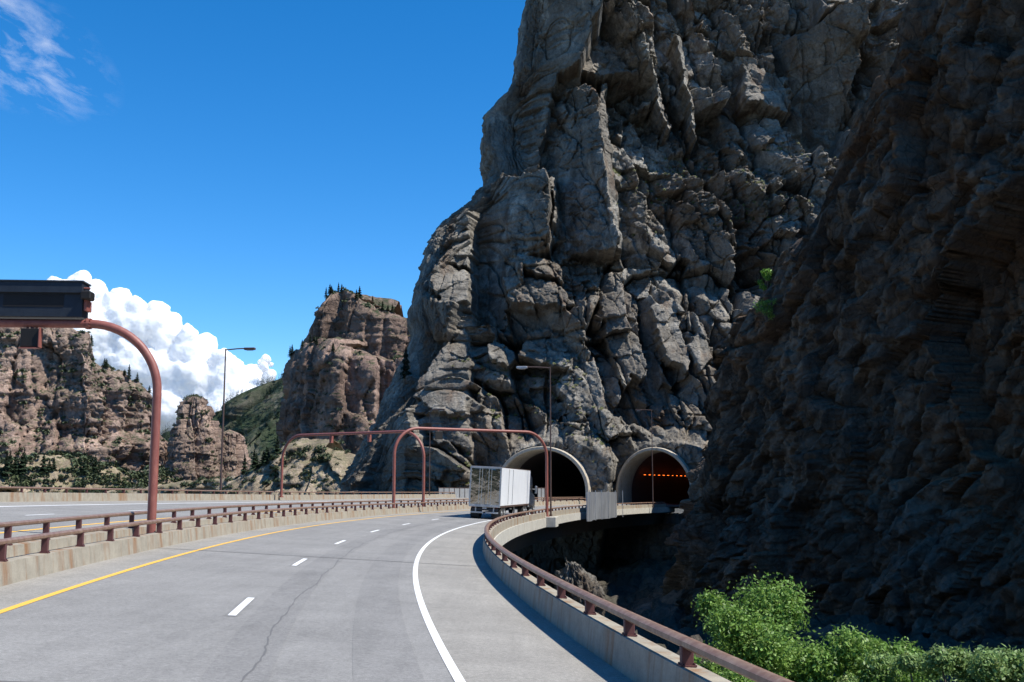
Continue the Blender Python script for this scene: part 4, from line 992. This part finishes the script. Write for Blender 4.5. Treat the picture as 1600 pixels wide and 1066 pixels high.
mm = N(nt, 'ShaderNodeMath', operation='MULTIPLY'); nt.links.new(ff, mm.inputs[0]); nt.links.new(ramp(nt, gr.outputs['Fac'], [(0., 0.), (.45, 1.)]), mm.inputs[1]); nt.links.new(mm.outputs[0], msx.inputs[0])
nt.links.new(msx.outputs[0], nt.nodes['Material Output'].inputs[0])
n = 24; ax_ = np.linspace(-1600, 1600, n); ay_ = np.linspace(-3200, 3200, n); AX, AY = np.meshgrid(ax_, ay_)
o = mesh_np('high_cloud', np.stack([AX, AY, 60*fbm(AX/900, AY/900, 6, 3)], -1).reshape(-1, 3), grid_faces(n, n), mci, smooth=True)
o.location = (cx, 9000, cz); tag(o, 'thin wispy high cloud in the upper left corner of the sky', 'cloud', kind='stuff')

# ------------------------------------------------------------------ truck
tr_y = 90.; rear_right = Vector(((780.5-800)/FPX*tr_y, tr_y, 0)); psi = R(9.6)
fwd = Vector((math.sin(psi), math.cos(psi), 0)); rgt = Vector((math.cos(psi), -math.sin(psi), 0))
base = rear_right-rgt*1.3; base.z = rp(90, .6).z+.0
tk = tag(empty('semi_truck', base), 'white semi trailer truck with mirror polished rear doors heading for the tunnels', 'truck')
tk.rotation_euler = (0, R(2.8), -psi)
tk.location = base
def tp(m, n, mat, parent=None, smooth=False): return m.build(n, M[mat], parent or tk, smooth)
Wt = 2.62; LT = 15.6; z0, z1 = 1.12, 4.28
m = MB(); m.box((0, LT/2+.03, (z0+z1)/2), (Wt, LT, z1-z0), bev=.03); body = tp(m, 'trailer_body', 'white_paint')
for sx in (-1, 1):
    m = MB()
    for k in range(26): m.box((sx*(Wt/2+.008), .6+k*.6, (z0+z1)/2), (.016, .03, z1-z0-.24))
    tp(m, 'side_seam', 'white_paint', body)
    m = MB()
    for y in (3.6, 5.7): m.box((sx*(Wt/2+.012), y, (z0+z1)/2), (.02, .05, z1-z0-.2))
    tp(m, 'side_post', 'black', body)
m = MB(); m.box((0, LT/2, z0-.06), (Wt-.02, LT-.1, .14)); m.box((0, LT/2, z1+.02), (Wt+.02, LT+.02, .05)); tp(m, 'frame_rail', 'lamp_pole', body)
# rear frame and doors
m = MB()
for sx in (-1, 1): m.box((sx*(Wt/2-.05), -.02, (z0+z1)/2), (.12, .1, z1-z0+.04), bev=.01)
m.box((0, -.02, z1-.06), (Wt-.22, .1, .16), bev=.01); m.box((0, -.02, z0-.02), (Wt, .12, .2), bev=.01); rf = tp(m, 'rear_frame', 'galv')
for sx in (-1, 1):
    nx_, nz_ = 13, 30; wd = Wt/2-.13; rows = []
    for j in range(nz_+1):
        zz_ = z0+.1+(z1-z0-.26)*j/nz_; row = []
        for i in range(nx_+1):
            xx = sx*(.012+wd*i/nx_); row.append(Vector((xx, -.045-.022*max(0, math.sin(math.pi*i/nx_))**.6*max(0, math.sin(math.pi*j/nz_))**.3, zz_)))
        rows.append(row)
    m = MB(); m.loft(rows if sx > 0 else [r_[::-1] for r_ in rows], False); dr = tp(m, 'rear_door', 'chrome', None, True)
    for off in (.28, .5):
        m = MB(); m.tube([(sx*off, -.1, z0+.05), (sx*off, -.1, z1-.12)], .016, 8); m.box((sx*off, -.1, z0+.75), (.06, .05, .1)); tp(m, 'lock_rod', 'galv', dr)
    m = MB()
    for zz_ in (z0+.4, z0+1.2, z0+2.0, z0+2.8): m.box((sx*(Wt/2-.1), -.09, zz_), (.14, .03, .07))
    tp(m, 'hinge', 'galv', dr)
m = MB(); m.box((0, .1, .55), (2.3, .1, .14), bev=.01)
for sx in (-1, 1): m.box((sx*.75, .15, .8), (.1, .1, .55)); 
tp(m, 'rear_bumper', 'galv')
m = MB(); m.box((0, .05, .92), (.34, .02, .17)); tp(m, 'number_plate', 'galv')
for sx in (-1, 1):
    for dx in (1.05, .85):
        m = MB(); m.cyl((sx*dx, -.05, 1.0), .055, .04, (0, 1, 0), 14); tp(m, 'tail_light', 'red_lens')
    m = MB(); m.box((sx*.85, .5, .55), (.7, .02, .75)); tp(m, 'mud_flap', 'rubber')
m = MB(); m.box((0, 1.6, .55), (.16, 3.2, .16)); m.box((0, 1.7, .8), (2.2, 3.0, .2)); tp(m, 'bogie_frame', 'black')
def wheel(x, y, wdt=.55, r_=.52):
    m = MB(); s_ = 1 if x > 0 else -1
    prof_ = [(-wdt/2, r_*.62), (-wdt/2, r_*.93), (-wdt/2+.05, r_), (-.02, r_), (-.02, r_*.93), (.02, r_*.93), (.02, r_), (wdt/2-.05, r_), (wdt/2, r_*.93), (wdt/2, r_*.62)]
    rows = [[Vector((x+a, y+math.cos(t)*b_, r_+math.sin(t)*b_)) for a, b_ in prof_] for t in [2*math.pi*i/26 for i in range(27)]]
    m.loft(rows, False); w_ = m.build('wheel', M['rubber'], tk, True)
    m = MB(); m.cyl((x+s_*wdt*.42, y, r_), r_*.62, .03, (1, 0, 0), 22); m.cyl((x+s_*wdt*.5, y, r_), r_*.25, .12, (1, 0, 0), 14)
    for i in range(8): m.cyl((x+s_*wdt*.46, y+math.cos(i*.785)*r_*.42, r_+math.sin(i*.785)*r_*.42), .03, .05, (1, 0, 0), 6)
    m.build('rim', M['galv'], w_)
for y in (1.1, 2.35, 12.9, 14.1):
    for x in (-1.0, 1.0): wheel(x, y)
for x in (-1.08, 1.08): wheel(x, 19.4, .32)
m = MB()
for sx in (-1, 1): m.box((sx*.7, 10.6, .72), (.12, .14, .95)); m.box((sx*.7, 10.6, .2), (.3, .3, .05))
tp(m, 'landing_gear', 'galv')
# tractor
m = MB()
cabp = [(15.95, 1.0), (15.95, 3.2), (16.15, 3.7), (17.2, 3.85), (18.1, 3.6), (18.55, 2.9), (18.75, 2.15), (20.3, 1.85), (20.6, 1.5), (20.65, .6), (17.9, .6), (17.8, 1.0)]
m.loft([[Vector((x, y, z)) for y, z in cabp] for x in (-1.12, 1.12)], True, True); cab = tp(m, 'cab', 'cab')
m = MB()
for sx in (-1, 1): m.box((sx*1.125, 18.0, 2.55), (.02, .75, .65))
tp(m, 'side_window', 'blackest', cab)
m = MB(); m.box((0, 18.65, 2.55), (1.9, .06, .75), Matrix.Rotation(R(-16), 3, 'X')); tp(m, 'windscreen', 'blackest', cab)
for sx in (-1, 1):
    m = MB(); m.tube([(sx*1.18, 15.85, .8), (sx*1.18, 15.85, 4.0)], .085, 12); tp(m, 'exhaust_stack', 'galv', cab)
    m = MB(); m.tube([(sx*1.15, 18.5, 2.5), (sx*1.48, 18.6, 2.5)], .025, 6); m.box((sx*1.48, 18.6, 2.45), (.22, .08, .75), bev=.03); tp(m, 'mirror', 'galv', cab)
    m = MB(); m.cyl((sx*1.0, 16.8, .68), .34, 1.9, (0, 1, 0), 22); tp(m, 'fuel_tank', 'chrome', cab)
m = MB(); m.box((0, 16.2, .8), (.9, 8.6, .24)); tp(m, 'chassis', 'black')
m = MB(); m.box((0, 20.72, .62), (2.3, .16, .5), bev=.05); tp(m, 'front_bumper', 'galv')
